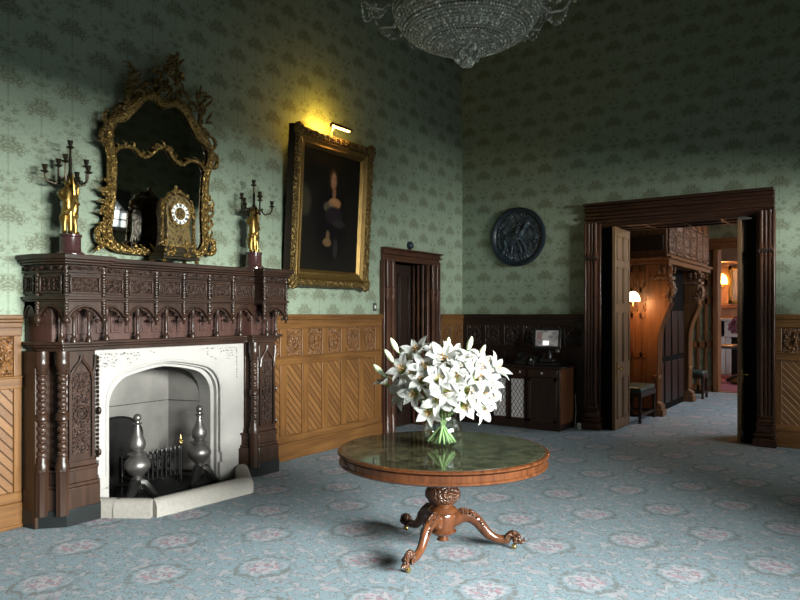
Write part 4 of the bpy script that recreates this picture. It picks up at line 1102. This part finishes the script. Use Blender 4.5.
for si, (lab, fl, bd) in enumerate(STALKS):
    ang = 2*pi*si/len(STALKS) + .4; r0 = .070 + .018*(si % 3)
    base = Vector((VX + r0*cos(ang), VY + r0*sin(ang), VZ + .03 + .006*(si % 3)))
    neck = Vector((VX - .055*cos(ang), VY - .055*sin(ang), VZ + .225))
    st = thing('lily_stalk', lab, 'lily', tuple(base), group='white lilies in the vase')
    b = B(); pts = [P3(*lp(f[0], f[1], f[2])) for f in fl] + [P3(*lp(q[0], q[1], q[2])) for q in bd]
    mid = sum(pts, Vector())/len(pts); hub = neck + (mid - neck)*.55 + Vector((0, 0, .02))
    tube(b, [base, base + (neck - base)*.5, neck, hub], [.0085,.008,.0065,.005], 7)
    ctr = Vector((VX, VY, 1.08))
    for f, p in zip(fl, pts):
        d = (p - ctr).normalized(); q = p - d*.045; tube(b, [hub, hub + (q - hub)*.6 + Vector((0,0,.01)), q], [.0045,.004,.005], 6)
    for q in pts[len(fl):]:
        d = (q - ctr).normalized() + Vector((0,0,.35)); tube(b, [hub, hub + (q - hub)*.6, q - d.normalized()*.02], [.0045,.004,.004], 6)
    obj('stem', b, 'stemg', st)
    for i, (f, p) in enumerate(zip(fl, pts)):
        spin += 1.3; d = (p - ctr).normalized() - FV*.35 + Vector((0, 0, -.12 if f[1] > 385 else .15))
        dd = d if f[3] == 'b' else d + Vector((0, 0, .8))
        me = BLOOM[(si*2 + i) % 6]
        o = put('bloom', me, st, p - d.normalized()*.03, dd, 1.0 if f[3] == 'b' else .72, spin)
        s = bpy.data.objects.new('stamens', STAM); COL.objects.link(s); s.parent = o
    for q in pts[len(fl):]:
        d = (q - ctr).normalized() + Vector((0, 0, .5)); put('bud', BUD, st, q - d.normalized()*.04, d, .95, 0, 'pale green closed bud')
    for k in range(3):
        a = rl.uniform(0, 2*pi); c = neck + (hub - neck)*rl.uniform(.15, .9); ln = rl.uniform(.09, .15); bm = B(); rows = []
        ax = (Vector((cos(a), sin(a), .35)) + (mid - ctr).normalized()*.4).normalized(); sd = ax.cross(UP).normalized()
        for i in range(6):
            t = i/5.; w = .014*sin(pi*min(1, t*.9 + .08)); p = c + ax*ln*t + Vector((0, 0, -.05*t*t))
            rows.append([bm.verts.new(p + sd*w*s_ + Vector((0, 0, .004*abs(s_)))) for s_ in (-1, 0, 1)])
        for i in range(5):
            for j in range(2): bm.faces.new((rows[i][j], rows[i][j+1], rows[i+1][j+1], rows[i+1][j]))
        obj('leaf', bm, 'leafg', st)

# ================================================================ CABINET AND TILL
CB2 = thing('side_cabinet', 'low dark wood cabinet with pale lattice doors against far wall', 'cabinet', (1.2, -.32, 0))
b = B(); bx(b, .22, 1.42, -.56, -.06, .09, .90); bx(b, 1.42, 1.93, -.60, -.06, .09, .90); obj('carcass', b, 'cabw', CB2, bevel=.006)
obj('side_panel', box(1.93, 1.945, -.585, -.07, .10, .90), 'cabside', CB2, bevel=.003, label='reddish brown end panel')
b = B(); bx(b, .24, 1.42, -.54, -.07, 0, .09); bx(b, 1.42, 1.925, -.575, -.07, 0, .09); bx(b, .22, 1.425, -.565, -.07, .07, .10); obj('plinth', b, 'dk', CB2, bevel=.004)
b = B(); prism(b, [(.19,-.06),(.19,-.59),(1.41,-.59),(1.41,-.635),(1.97,-.635),(1.97,-.06)], XY, .90, .93); obj('worktop', b, 'dk_h', CB2, bevel=.008)
def drawer(x0, x1, y, w):
    d = obj('drawer', box(x0, x1, y - .016, y, .775, .885), 'cabw', CB2, bevel=.005)
    b = lathe(B(), [(.006,.0),(.006,-.012),(.014,-.018),(.016,-.026),(.0,-.032)], ((x0+x1)/2 + w, y - .014, .835), 10, 'y'); obj('knob', b, 'white', d, label='small pale round knob')
def lattice_door(x0, x1, y):
    b = B()
    for g in ((x0, x0+.035, .12, .765), (x1-.035, x1, .12, .765), (x0, x1, .12, .155), (x0, x1, .73, .765)): bx(b, g[0], g[1], y - .018, y, g[2], g[3])
    d = obj('door', b, 'cabw', CB2, bevel=.004)
    obj('cloth_backing', box(x0+.03, x1-.03, y - .006, y - .002, .15, .735), 'lat_cloth', d, smooth=False, label='pale cloth behind the lattice')
    b = B(); s = .062; w = x1 - x0 - .07; h = .575; xa = x0 + .035; za = .155
    def bar(u0, v0, u1, v1): tube(b, [(xa + u0, y - .010, za + v0), (xa + u1, y - .010, za + v1)], .0042, 4)
    k = -h*.62
    while k < w:
        u0, v0 = k, 0.; u1, v1 = k + h*.62, h
        if u0 < 0: v0 = -u0/.62; u0 = 0.
        if u1 > w: v1 = v0 + (w - u0)/.62; u1 = w
        if v1 - v0 > .01: bar(u0, v0, u1, v1); bar(w - u0, v0, w - u1, v1)
        k += s
    obj('lattice', b, 'dk', d, smooth=False)
for x0, x1 in ((.25, .53), (.55, .82), (.84, 1.11), (1.13, 1.40)): lattice_door(x0, x1, -.56); drawer(x0, x1, -.56, .05)
d = obj('door', box(1.45, 1.90, -.618, -.60, .12, .765), 'dk', CB2, bevel=.005, label='plain dark door of the projecting end section')
b = B()
for g in ((1.45, 1.50, .12, .765), (1.85, 1.90, .12, .765), (1.45, 1.90, .12, .17), (1.45, 1.90, .715, .765)): bx(b, g[0], g[1], -.628, -.615, g[2], g[3])
obj('door_frame', b, 'cabw', d, bevel=.004)
drawer(1.45, 1.90, -.60, .0)

TL = thing('till_screen', 'black touchscreen till monitor standing on the dark cabinet', 'monitor', (1.66, -.33, .93))
b = B(); bx(b, 1.50, 1.80, -.46, -.20, .93, .975); bx(b, 1.54, 1.76, -.42, -.24, .975, 1.03); obj('stand_base', b, 'plastic', TL, bevel=.012)
b = B(); tube(b, [(1.65, -.30, 1.02), (1.65, -.28, 1.12), (1.65, -.34, 1.27)], [.045,.04,.045], 10); obj('stand_neck', b, 'plastic', TL)
yaw = radians(12); til = radians(14)
R3 = Matrix.Rotation(yaw, 4, 'Z') @ Matrix.Rotation(-til, 4, 'X'); Tm = Matrix.Translation((1.65, -.38, 1.325)) @ R3
def sbox(*a):
    b = box(*a); bmesh.ops.transform(b, matrix=Tm, verts=b.verts[:]); return b
obj('monitor_housing', sbox(-.205, .205, -.02, .05, -.155, .155), 'plastic', TL, bevel=.012)
def screen_mat():
    t = NT('till_display'); n = t.voro(t.mapv(9, 1, 14), 1.); c = t.mix(t.ss(n, .2, .7), (.16, .15, .15), (.34, .31, .30))
    t.l.new(c, t.b.inputs['Emission Color']); t.b.inputs['Emission Strength'].default_value = .22
    return t.set(Base_Color=c, Roughness=.2)
M['screen'] = screen_mat(); M['scr_w'] = emit('till_display_white', (1, 1, 1), .75); M['scr_r'] = emit('till_display_red', (.20, .12, .11), .2)
sc = obj('screen', sbox(-.165, .165, -.024, -.019, -.115, .12), 'screen', TL, smooth=False, label='lit display with pale blocks')
obj('display_block', sbox(-.055, .035, -.027, -.023, -.10, -.035), 'scr_w', sc, smooth=False, label='white square on the display')
obj('display_block', sbox(-.15, -.07, -.027, -.023, -.02, .085), 'scr_r', sc, smooth=False, label='dark red block on the display')
obj('card_reader', sbox(.14, .19, -.05, -.0, -.21, -.16), 'steel', TL, bevel=.006)
KP = thing('desk_telephone', 'small black desk telephone beside the till on the cabinet', 'telephone', (1.27, -.34, .93))
b = prism(B(), [(-.46, .93), (-.22, .93), (-.22, 1.05), (-.30, 1.05), (-.46, .97)], lambda u, v, w: (w, u, v), 1.17, 1.38); obj('base', b, 'plastic', KP, bevel=.008); 
b = tube(B(), [(1.20, -.40, 1.03), (1.20, -.36, 1.075), (1.20, -.26, 1.085), (1.20, -.22, 1.06)], [.024, .018, .018, .024], 8); obj('handset', b, 'plastic', KP)
b = B()
for i in range(3):
    for j in range(4): bx(b, 1.26 + .035*i, 1.285 + .035*i, -.43 + .03*j, -.41 + .03*j, .985 + .016*j, 1.0 + .016*j)
obj('keypad', b, 'lead', KP)
PO = thing('printer', 'small black receipt printer under the till screen with white spot', 'printer', (1.47, -.36, .93))
obj('body', prism(B(), [(-.52, .93), (-.28, .93), (-.28, 1.06), (-.44, 1.06), (-.52, 1.0)], lambda u, v, w: (w, u, v), 1.405, 1.495), 'plastic', PO, bevel=.01)
b = B(); ball(b, (1.45, -.513, 1.015), .014, 8, 5); obj('button', b, 'white', PO, label='white round button')
PB = thing('plug_box', 'small pale plug box on carpet beside the cabinet end', 'plug', (2.06, -.14, 0))
obj('box', box(2.03, 2.095, -.175, -.115, 0, .085), 'white', PB, bevel=.006)
b = tube(B(), [(2.03, -.15, .03), (1.99, -.16, .012), (1.975, -.10, .03), (1.98, -.075, .25), (1.965, -.07, .5)], .006, 6); obj('cable', b, 'white', PB)

# ================================================================ CHANDELIER
HX, HY, HZ = 3.10, -5.43, 3.575
CH = thing('chandelier', 'large unlit crystal chandelier hanging high above the round table', 'chandelier', (HX, HY, HZ))
H = lambda r, a, z: (HX + r*cos(a), HY + r*sin(a), HZ + z)
b = B(); ball(b, (HX, HY, HZ + .07), (.068, .068, .07), 12, 8)
for k in range(8):
    a = k*pi/4; ball(b, H(.070, a, .075), (.034, .034, .045), 7, 5); ball(b, H(.04, a + .4, .025), (.024, .024, .03), 7, 5); ball(b, H(.08, a+.4, .12), (.03, .03, .028), 7, 5)
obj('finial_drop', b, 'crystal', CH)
prof = [(.09,.125),(.14,.131),(.19,.140),(.24,.152),(.29,.168),(.34,.188),(.39,.212),(.435,.24),(.475,.275),(.51,.318),(.54,.37),(.558,.43),(.565,.49)]
b = lathe(B(), [(r - .012, z + .006) for r, z in prof], (HX, HY, HZ), 48); obj('bowl_liner', b, 'crystal_d', CH)
fine = []
for p, q in zip(prof, prof[1:]): fine += [p, ((p[0]+q[0])/2, (p[1]+q[1])/2)]
fine.append(prof[-1])
for i, (r, z) in enumerate(fine):
    b = B(); big = i in (5, 11, 12, 18, 19); n = int(2*pi*r/(.044 if big else .024)); sl = .30 + .9*min(1, max(0, (r - .3)/.25))
    for k in range(n):
        a = 2*pi*(k + .5*(i % 2))/n; v0 = len(b.verts)
        ball(b, (0, 0, 0), (.013, .012, .008) if not big else (.019, .021, .008), 5, 3); b.verts.ensure_lookup_table()
        mt = Matrix.Translation(H(r, a, z)) @ Matrix.Rotation(a, 4, 'Z') @ Matrix.Rotation(-sl, 4, 'Y')
        for v in b.verts[v0:]: v.co = mt @ v.co
    torus(b, (HX, HY, HZ + z + .004), r - .004, .003, 'z', 48, 3)
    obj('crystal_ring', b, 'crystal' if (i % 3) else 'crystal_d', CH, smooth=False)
for r, z in (prof[4], prof[8], prof[11]):
    b = B(); torus(b, (HX, HY, HZ + z + .004), r + .002, .006, 'z', 48, 5); obj('brass_hoop', b, 'bronze', CH)
b = B(); torus(b, (HX, HY, HZ + .56), .565, .018, 'z', 48, 6); obj('rim_hoop', b, 'bronze', CH)
for k in range(12):
    a = 2*pi*k/12 + .12; b = B()
    tube(b, [H(.55, a, .50), H(.64, a, .42), H(.74, a, .44), H(.80, a, .53), H(.80, a, .60)], [.012,.013,.013,.012,.012], 7)
    am = obj('arm', b, 'crystal_d', CH)
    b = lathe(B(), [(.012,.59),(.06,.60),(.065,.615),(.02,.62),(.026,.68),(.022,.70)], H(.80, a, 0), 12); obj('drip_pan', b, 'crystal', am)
    b = B()
    for j in range(8): q = j*pi/4; p = H(.80, a, 0); ball(b, (p[0] + .06*cos(q), p[1] + .06*sin(q), HZ + .565), (.008, .008, .024), 5, 3)
    tube(b, [H(.56 + .24*j/10., a + .03, .50 - .16*sin(pi*j/10.) + .02*j/10.) for j in range(11)], .003, 4); tube(b, [H(.80, a + (2*pi/12)*j/10., .56 - .13*sin(pi*j/10.)) for j in range(11)], .003, 4)
    torus(b, (HX + .80*cos(a), HY + .80*sin(a), HZ + .585), .06, .004, 'z', 12, 4); tube(b, [H(.80, a, .585), H(.74, a, .585)], .003, 4)
    for j in range(11):
        t = j/10.; ball(b, H(.56 + .24*t, a + .03, .50 - .16*sin(pi*t) + .02*t), (.012, .012, .014), 5, 3)
        ball(b, H(.80, a + (2*pi/12)*t, .56 - .13*sin(pi*t)), (.012, .012, .015), 5, 3)
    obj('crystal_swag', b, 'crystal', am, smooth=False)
b = B(); tube(b, [(HX, HY, HZ + .5), (HX, HY, RZ)], .018, 8); lathe(b, [(.02,.5),(.08,.6),(.05,.8),(.09,1.0),(.05,1.2),(.12,1.3),(.02,1.35)], (HX, HY, HZ), 16); obj('stem', b, 'bronze', CH)
for k in range(14):
    a = 2*pi*k/14; b = B()
    tube(b, [H(.56*(1-j/25.)**1.6 + .06, a, .58 + .70*j/25.) for j in range(26)], .003, 4)
    for j in range(26):
        t = j/25.; ball(b, H(.56*(1-t)**1.6 + .06, a, .58 + .70*t), (.012, .012, .017), 5, 3)
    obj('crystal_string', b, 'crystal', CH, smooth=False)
# ================================================================ HALL BEYOND THE DOORS
struct('wall_left', box(1.9, 2.2, .7, 6.2, 0, 5.0), 'hallw', 'oak panelled left wall of the hall beyond')
b = B()
for x in (2.2,):
    y = .80
    while y < 6.2: bx(b, 2.2, 2.235, y - .035, y + .035, 0, 3.0); y += .42
    for z in (.0, .95, 1.75, 2.42, 2.98): bx(b, 2.2, 2.24, .7, 6.2, z, z + .12)
struct('trim_8', b, 'hallw', 'oak framing on the hall left wall', 'panelling', bevel=.006)
struct('wall_right', box(6.9, 7.2, .7, 11.4, 0, 5.0), 'hallw', 'right wall of the hall beyond')
struct('ceiling', box(.5, 7.2, .7, 11.4, 5.0, 5.2), 'dk_h', 'dark ceiling of the hall beyond', 'ceiling')
b = B(); bx(b, 2.2, 2.80, 6.2, 6.45, 0, 3.2); bx(b, 4.9, 6.9, 6.2, 6.45, 0, 3.2); bx(b, 2.2, 6.9, 6.2, 6.45, 3.2, 5.0)
struct('wall_back', b, 'paper_x', 'green papered far wall of the hall with wide opening', smooth=False)
b = B(); bx(b, 2.2, 6.9, 6.14, 6.2, 3.08, 3.30); bx(b, 2.2, 6.9, 6.08, 6.2, 3.24, 3.32); bx(b, 2.2, 6.9, 6.10, 6.2, 3.08, 3.13)
for x in (2.26, 2.42, 2.58, 2.72): bx(b, x, x + .06, 6.15, 6.2, 0, 3.08)
for z in (0, .95, 1.9, 2.3): bx(b, 2.2, 2.80, 6.15, 6.2, z, z + .14)
bx(b, 2.76, 2.86, 6.1, 6.5, 0, 3.1); bx(b, 4.84, 4.94, 6.1, 6.5, 0, 3.1)
struct('trim_10', b, 'hallw', 'oak pillar and beam framing the far opening', 'panelling', bevel=.006)
struct('wall_back', box(.5, 7.2, 11.2, 11.4, 0, 5.0), 'far_wall', 'papered end wall of the far room')
struct('wall_left', box(.5, .7, 6.45, 11.4, 0, 5.0), 'hallw', 'oak panelled left wall of the far room')
b = B(); bx(b, .7, 6.9, 11.12, 11.2, 0, 1.55); bx(b, .7, 6.9, 11.06, 11.2, 1.55, 1.63); bx(b, .7, 6.9, 11.08, 11.2, 1.86, 1.94); bx(b, .7, 6.9, 9.5, 9.8, 3.05, 3.5)
struct('trim_11', b, 'hallw', 'oak dado and ceiling beam of the far room', 'panelling', bevel=.006)

# hall chimneypiece: overmantel box on two carved brackets, dark hearth between
HC = thing('inglenook_chimneypiece', 'carved oak inglenook with projecting overmantel in the hall beyond', 'chimneypiece', (2.5, 3.2, 0))
XO = 2.83
b = B(); bx(b, 2.2, XO, 1.80, 5.15, 2.62, 4.2); obj('overmantel', b, 'hallw', HC, bevel=.01)
b = B(); bx(b, 2.2, XO + .05, 1.76, 5.19, 2.52, 2.62); bx(b, 2.2, XO + .09, 1.72, 5.23, 2.60, 2.64); obj('overmantel_moulding', b, 'hallw', HC, bevel=.008)
for i in range(6):
    y0 = 1.86 + .55*i; b = B()
    for g in ((y0, y0+.04, 2.70, 3.6), (y0+.47, y0+.51, 2.70, 3.6), (y0, y0+.51, 2.70, 2.74), (y0, y0+.51, 3.26, 3.30)): bx(b, XO, XO + .03, *g)
    for k in range(5): tube(b, [(XO + .008, y0 + .09 + .083*k, 2.76), (XO + .008, y0 + .09 + .083*k, 3.24)], .020, 6)
    for k in range(4):
        for z in (2.84, 3.0, 3.16): ball(b, (XO + .01, y0 + .13 + .083*k, z), (.016, .03, .05), 6, 4)
    obj('linenfold_panel', b, 'hallw_car', HC)
b = B(); bx(b, 2.25, 2.78, 1.775, 1.80, 2.75, 3.0); bx(b, 2.25, 2.78, 1.775, 1.80, 3.08, 3.5); obj('side_panel', b, 'dk', HC, bevel=.01)
b = B(); bx(b, 2.2, 2.56, 1.90, 1.985, 0, 2.52)
for z in (0, .95, 1.62, 2.05, 2.40): bx(b, 2.2, 2.56, 1.885, 1.90, z, z + .10)
for x in (2.21, 2.36, 2.50): bx(b, x, x + .05, 1.885, 1.90, 0, 2.5)
obj('side_panelling', b, 'hallw', HC, bevel=.005)
for z in (1.80, 2.22):
    for x in (2.31, 2.455): obj('carved_boss', ball(B(), (x, 1.90, z), (.04, .02, .07), 8, 5), 'hallw_car', HC)
obj('hearth_shade_block', box(2.2, 2.60, 1.985, 4.05, .0, 2.52), 'black', HC, label='black block with the shade of the hearth recess coloured in')  # solid black box paints in the darkness of the hearth
b = B()
for i in range(4):
    y = 2.05 + .5*i; bx(b, 2.60, 2.63, y, y + .40, .12, .85); bx(b, 2.60, 2.63, y, y + .40, .95, 1.75)
obj('hearth_panelling', b, 'dk', HC, bevel=.01)
for y0 in (1.78, 4.08):
    y1 = y0 + .20
    poly = [(2.5,.0),(2.74,.0),(2.74,.20),(2.68,.24),(2.68,1.15),(2.69,1.35),(2.74,1.55),(2.82,1.74),(2.88,1.88),(2.88,2.52),(2.5,2.52)]
    br = obj('bracket_post', prism(B(), poly, XZ, y0, y1), 'hallw', HC, bevel=.012)
    b = B()
    for yy in (y0 - .005, y0 + .10, y1 + .005):
        tube(b, [(2.69, yy, .25), (2.69, yy, 1.15), (2.70, yy, 1.35), (2.75, yy, 1.55), (2.83, yy, 1.74), (2.885, yy, 1.88)], .022, 6)
    obj('rib', b, 'hallw', br)
    b = B(); bx(b, 2.56, 2.78, y0 - .025, y1 + .025, 0, .12); bx(b, 2.58, 2.76, y0 - .015, y1 + .015, .12, .19); obj('base', b, 'hallw', br, bevel=.01); obj('band', box(2.58, 2.71, y0 - .02, y1 + .02, .62, .68), 'hallw', br, bevel=.01)
    b = B(); ym = (y0 + y1)/2
    bx(b, 2.55, 2.92, y0 - .02, y1 + .02, 2.26, 2.31)
    ball(b, (2.90, ym, 2.12), (.06, .085, .12), 10, 8); ball(b, (2.955, ym, 2.10), (.022, .022, .035), 7, 5)
    for s in (-1, 1): ball(b, (2.93, ym + s*.04, 2.15), (.02, .025, .018), 6, 4); tube(b, [(2.9, ym + s*.07, 2.22), (2.93, ym + s*.09, 2.08), (2.90, ym + s*.06, 1.96)], [.02, .026, .012], 6)
    for k in range(4): ball(b, (2.80 + .04*k, y0 - .01, 2.0 + .05*k), (.04, .02, .05), 7, 5)
    for k in range(3):
        for j in range(2): ball(b, (2.72 + .09*k, y0 - .005 + j*(y1 - y0 + .01), 2.42), (.036, .022, .07), 7, 5)
    obj('carved_mask', b, 'hallw_car', br)
    b = B(); bx(b, 2.62, 2.86, y0 - .012, y0, 1.92, 2.24); obj('carved_side', b, 'hallw', br, bevel=.005)

def stool(x0, x1, y0, y1, label):
    t = thing('stool', label, 'stool', ((x0+x1)/2, (y0+y1)/2, 0), group='stools in the hall')
    h = .50
    b = B(); bx(b, x0, x1, y0, y1, h - .10, h - .02); obj('seat_frame', b, 'dk', t, bevel=.008)
    b = B(); bx(b, x0 + .01, x1 - .01, y0 + .01, y1 - .01, h - .03, h + .055); obj('seat', b, 'leather', t, bevel=.03)
    for x in (x0 + .03, x1 - .03):
        for y in (y0 + .03, y1 - .03):
            b = B(); lathe(b, [(.026,0),(.03,.03),(.022,.05),(.024,.12),(.03,.16),(.022,.2),(.026,.3),(.032,.34),(.032,h-.08)], (x, y, 0), 10); obj('leg', b, 'dk', t)
    b = B()
    for y in (y0 + .03, y1 - .03): bx(b, x0 + .03, x1 - .03, y - .012, y + .012, .10, .14)
    for x in (x0 + .03, x1 - .03): bx(b, x - .012, x + .012, y0 + .03, y1 - .03, .10, .14)
    obj('stretcher', b, 'dk', t)
stool(2.28, 2.69, .82, 1.68, 'nearer dark stool with leather seat just inside the open doors')
stool(2.50, 2.86, 4.62, 5.08, 'further dark stool with green seat beyond the hall inglenook')

M['shade'] = emit('glowing_lamp_shade', (1., .72, .40), 9.0); M['shade2'] = emit('glowing_far_lamp', (1., .42, .08), 11.)
def sconce(x, y, z, d, mat, label):
    t = thing('wall_lamp', label, 'wall lamp', (d, y, z))
    obj('wall_plate', lathe(B(), [(.0, d),(.05, d),(.05, d + .015),(.02, d + .03),(0, d + .031)], (0, y, z - .10), 12, 'x'), 'brass', t)
    b = tube(B(), [(d + .02, y, z - .10), ((x+d)/2, y, z - .17), (x, y, z - .14), (x, y, z - .08)], .010, 6); lathe(b, [(.01,-.10),(.03,-.09),(.03,-.075),(.012,-.07)], (x, y, z), 10); obj('arm', b, 'brass', t)
    obj('shade', lathe(B(), [(.105,-.075),(.112,-.06),(.105,-.01),(.08,.045),(.045,.08),(.0,.09)], (x, y, z), 20), mat, t, label='glowing glass shade')
    return t
sconce(2.37, 1.50, 1.975, 2.235, 'shade', 'glowing dome wall lamp beside the open door leaf')
t = thing('wall_lamp', 'orange glowing wall lamp on the far room end wall', 'wall lamp', (2.11, 11.2, 2.62))
obj('wall_plate', lathe(B(), [(0, 11.2), (.07, 11.2), (.06, 11.17), (0, 11.165)], (2.11, 0, 2.50), 12, 'y'), 'brass', t)
b = tube(B(), [(2.11, 11.17, 2.50), (2.11, 11.08, 2.42), (2.11, 11.0, 2.46), (2.11, 11.0, 2.54)], .014, 6); obj('arm', b, 'brass', t)
obj('shade', lathe(B(), [(.15,-.12),(.16,-.08),(.15,.02),(.11,.12),(.05,.17),(0,.18)], (2.11, 11.0, 2.64), 18), 'shade2', t, label='glowing orange glass shade')

FT = thing('far_table', 'dark round pedestal table standing in the far room', 'table', (3.02, 8.4, 0))
FX, FY = 3.02, 8.4
b = lathe(B(), [(.0,.86),(.60,.86),(.63,.88),(.63,.92),(.60,.935),(0,.935)], (FX, FY, 0), 32); obj('tabletop', b, 'dk', FT)
b = lathe(B(), [(.26,.0),(.30,.04),(.22,.10),(.10,.16),(.07,.30),(.13,.45),(.08,.62),(.11,.80),(.16,.86)], (FX, FY, 0), 20); obj('pedestal', b, 'dk', FT)
for k in range(3):
    a = k*2*pi/3 + .5; b = tube(B(), [(FX, FY, .20), (FX + .25*cos(a), FY + .25*sin(a), .14), (FX + .45*cos(a), FY + .45*sin(a), .05)], [.07, .06, .05], 8); obj('leg', b, 'dk', FT)
FF = thing('flower_arrangement', 'dark red flower arrangement on the far room table', 'flowers', (FX, FY, .936))
b = lathe(B(), [(.06,0),(.10,.03),(.13,.12),(.10,.2),(.07,.24)], (FX, FY, .936), 16); obj('pot', b, 'blue_d', FF)
M['dkred'] = plain('dark_red_petals', (.14, .03, .05), .7, var=.6, scale=40)
rn = random.Random(2); b = B()
for k in range(110):
    a = rn.uniform(0, 2*pi); u = rn.uniform(-.3, 1); r = .30*sqrt(max(0, 1 - u*u*.8)); ball(b, (FX + r*cos(a), FY + r*sin(a), 1.33 + .26*u), rn.uniform(.03, .06), 6, 4)
obj('petals', b, 'dkred', FF)['kind'] = 'stuff'
FP = thing('far_painting', 'gilt framed pale picture on the far room wall', 'painting', (2.78, 11.19, 1.98))
def frame(b, x0, x1, y, z0, z1, w, t):
    for g in ((x0, x0+w, z0, z1), (x1-w, x1, z0, z1), (x0, x1, z0, z0+w), (x0, x1, z1-w, z1)): bx(b, g[0], g[1], y - t, y, g[2], g[3])
    return b
obj('frame', frame(B(), 2.26, 3.30, 11.2, 1.98, 3.02, .10, .06), 'gilt_s', FP, bevel=.01); obj('canvas', box(2.35, 3.21, 11.16, 11.19, 2.07, 2.93), plain('grey_canvas', (.17, .16, .17), .6, var=.5, scale=3), FP)
FM = thing('far_fireplace', 'pale marble fireplace at the end of the far room', 'fireplace', (3.0, 11.0, 0))
b = B(); bx(b, 1.95, 2.22, 10.85, 11.05, 0, 1.5); bx(b, 3.2, 3.5, 10.85, 11.05, 0, 1.5); bx(b, 1.95, 3.5, 10.85, 11.05, 1.05, 1.5); bx(b, 2.22, 2.36, 10.9, 11.05, 0, 1.3); obj('surround', b, 'stone', FM, bevel=.015)
obj('mantel_shelf', box(1.9, 3.55, 10.78, 11.06, 1.5, 1.57), 'stone', FM, bevel=.01); obj('fire_opening', box(2.22, 3.2, 10.98, 11.05, 0, 1.05), 'black', FM)
FCH = thing('armchair', 'pale upholstered armchair half hidden behind the far table', 'chair', (3.15, 9.7, 0))
b = B(); bx(b, 2.85, 3.55, 9.4, 10.1, .22, .46); obj('seat', b, 'lat_cloth', FCH, bevel=.06)
b = B(); bx(b, 2.85, 3.55, 10.0, 10.18, .30, 1.0); obj('backrest', b, 'lat_cloth', FCH, bevel=.07)
for x in (2.85, 3.43): b = B(); bx(b, x, x + .12, 9.4, 10.1, .25, .66); obj('armrest', b, 'lat_cloth', FCH, bevel=.05)
for x in (2.9, 3.5):
    for y in (9.46, 10.1): b = tube(B(), [(x, y, 0), (x, y, .24)], [.018, .026], 8); obj('leg', b, 'dk', FCH)

# ================================================================ LIGHT
def lamp(name, kind, loc, energy, color, size=None, target=None, **k):
    d = bpy.data.lights.new(name, kind); d.energy = energy; d.color = color
    if kind == 'AREA':
        d.shape = 'RECTANGLE'; d.size, d.size_y = size
        for a, v in k.items(): setattr(d, a, v)
    elif size: d.shadow_soft_size = size
    o = bpy.data.objects.new(name, d); COL.objects.link(o); o.location = loc
    if target: o.rotation_euler = (Vector(target) - Vector(loc)).to_track_quat('-Z', 'Y').to_euler()
    return o
DAY = (1.0, .99, .965)
lamp('sky_light', 'AREA', (RX + 6.4, -7.0, 3.3), E1, DAY, (8.4, 2.2), (RX, -7.0, 2.6))
lamp('daylight_and_fill', 'AREA', (RX + .40, -6.85, 1.85), EF, DAY, (3.1, 2.1), (RX - 2.4, -6.6, 1.0), spread=radians(150))  # weak broad fill lamp added at the main window
lamp('daylight_and_fill', 'AREA', (RX + .45, -2.03, 2.95), E2, DAY, (1.4, .9), (RX - 3., -2.3, 1.6), spread=radians(SPR))
lamp('daylight_and_fill', 'AREA', (RX + .40, -.72, 2.1), E3, DAY, (.8, 2.2), (RX - 3., -1.1, .5), spread=radians(100))  # lamp added behind the invented window to brighten the back wall
lamp('picture_lamp', 'AREA', (.31, -3.52, 3.93), EP, (1., .60, .16), (.03, .30), (.12, -3.54, 3.78))
lamp('picture_lamp_spill', 'POINT', (.17, -3.60, 3.965), EP*6, (1., .56, .05), .03)
lamp('sconce_bulb', 'POINT', (2.40, 1.42, 1.86), EH, (1., .50, .20), .06)
lamp('sconce_bulb', 'POINT', (2.11, 10.78, 2.60), EH*3, (1., .40, .12), .06)
lamp('hall_daylight', 'AREA', (6.6, 3.4, 3.2), EHD, (.90, .95, 1.), (3.0, 2.2), (3.2, 3.0, .2), spread=radians(120))
lamp('far_room_fill', 'AREA', (6.6, 9.0, 2.6), EHD*1.0, (1., .86, .82), (2.4, 2.0), (3.0, 9.0, .8), spread=radians(130))  # unseen warm lamp added to brighten the far room
lamp('hall_lamp', 'POINT', (4.6, 4.2, 3.6), EH*1.2, (1., .55, .25), .15)
w = bpy.data.worlds.new('sky'); SC.world = w; w.use_nodes = True
w.node_tree.nodes['Background'].inputs[0].default_value = (.75, .86, 1., 1); w.node_tree.nodes['Background'].inputs[1].default_value = 1.6

# ================================================================ CAMERA
cd = bpy.data.cameras.new('camera'); cam = bpy.data.objects.new('camera', cd); COL.objects.link(cam)
cd.sensor_fit = 'HORIZONTAL'; cd.sensor_width = 36; cd.lens = 690/800*36; cd.shift_y = 13.5/800; cd.clip_start = .05
cam.location = (5.6506, -10.0257, 1.70); cam.rotation_euler = (radians(90), 0, TH)
SC.camera = cam
SC.view_settings.view_transform = 'Standard'; SC.view_settings.look = 'None'; SC.view_settings.exposure = EXPO
SC.cycles.use_denoising = True
SC.cycles.max_bounces = 6; SC.cycles.diffuse_bounces = 3; SC.cycles.glossy_bounces = 4; SC.cycles.transparent_max_bounces = 12; SC.cycles.transmission_bounces = 4
SC.cycles.sample_clamp_indirect = 4
SC.cycles.caustics_reflective = False; SC.cycles.caustics_refractive = False
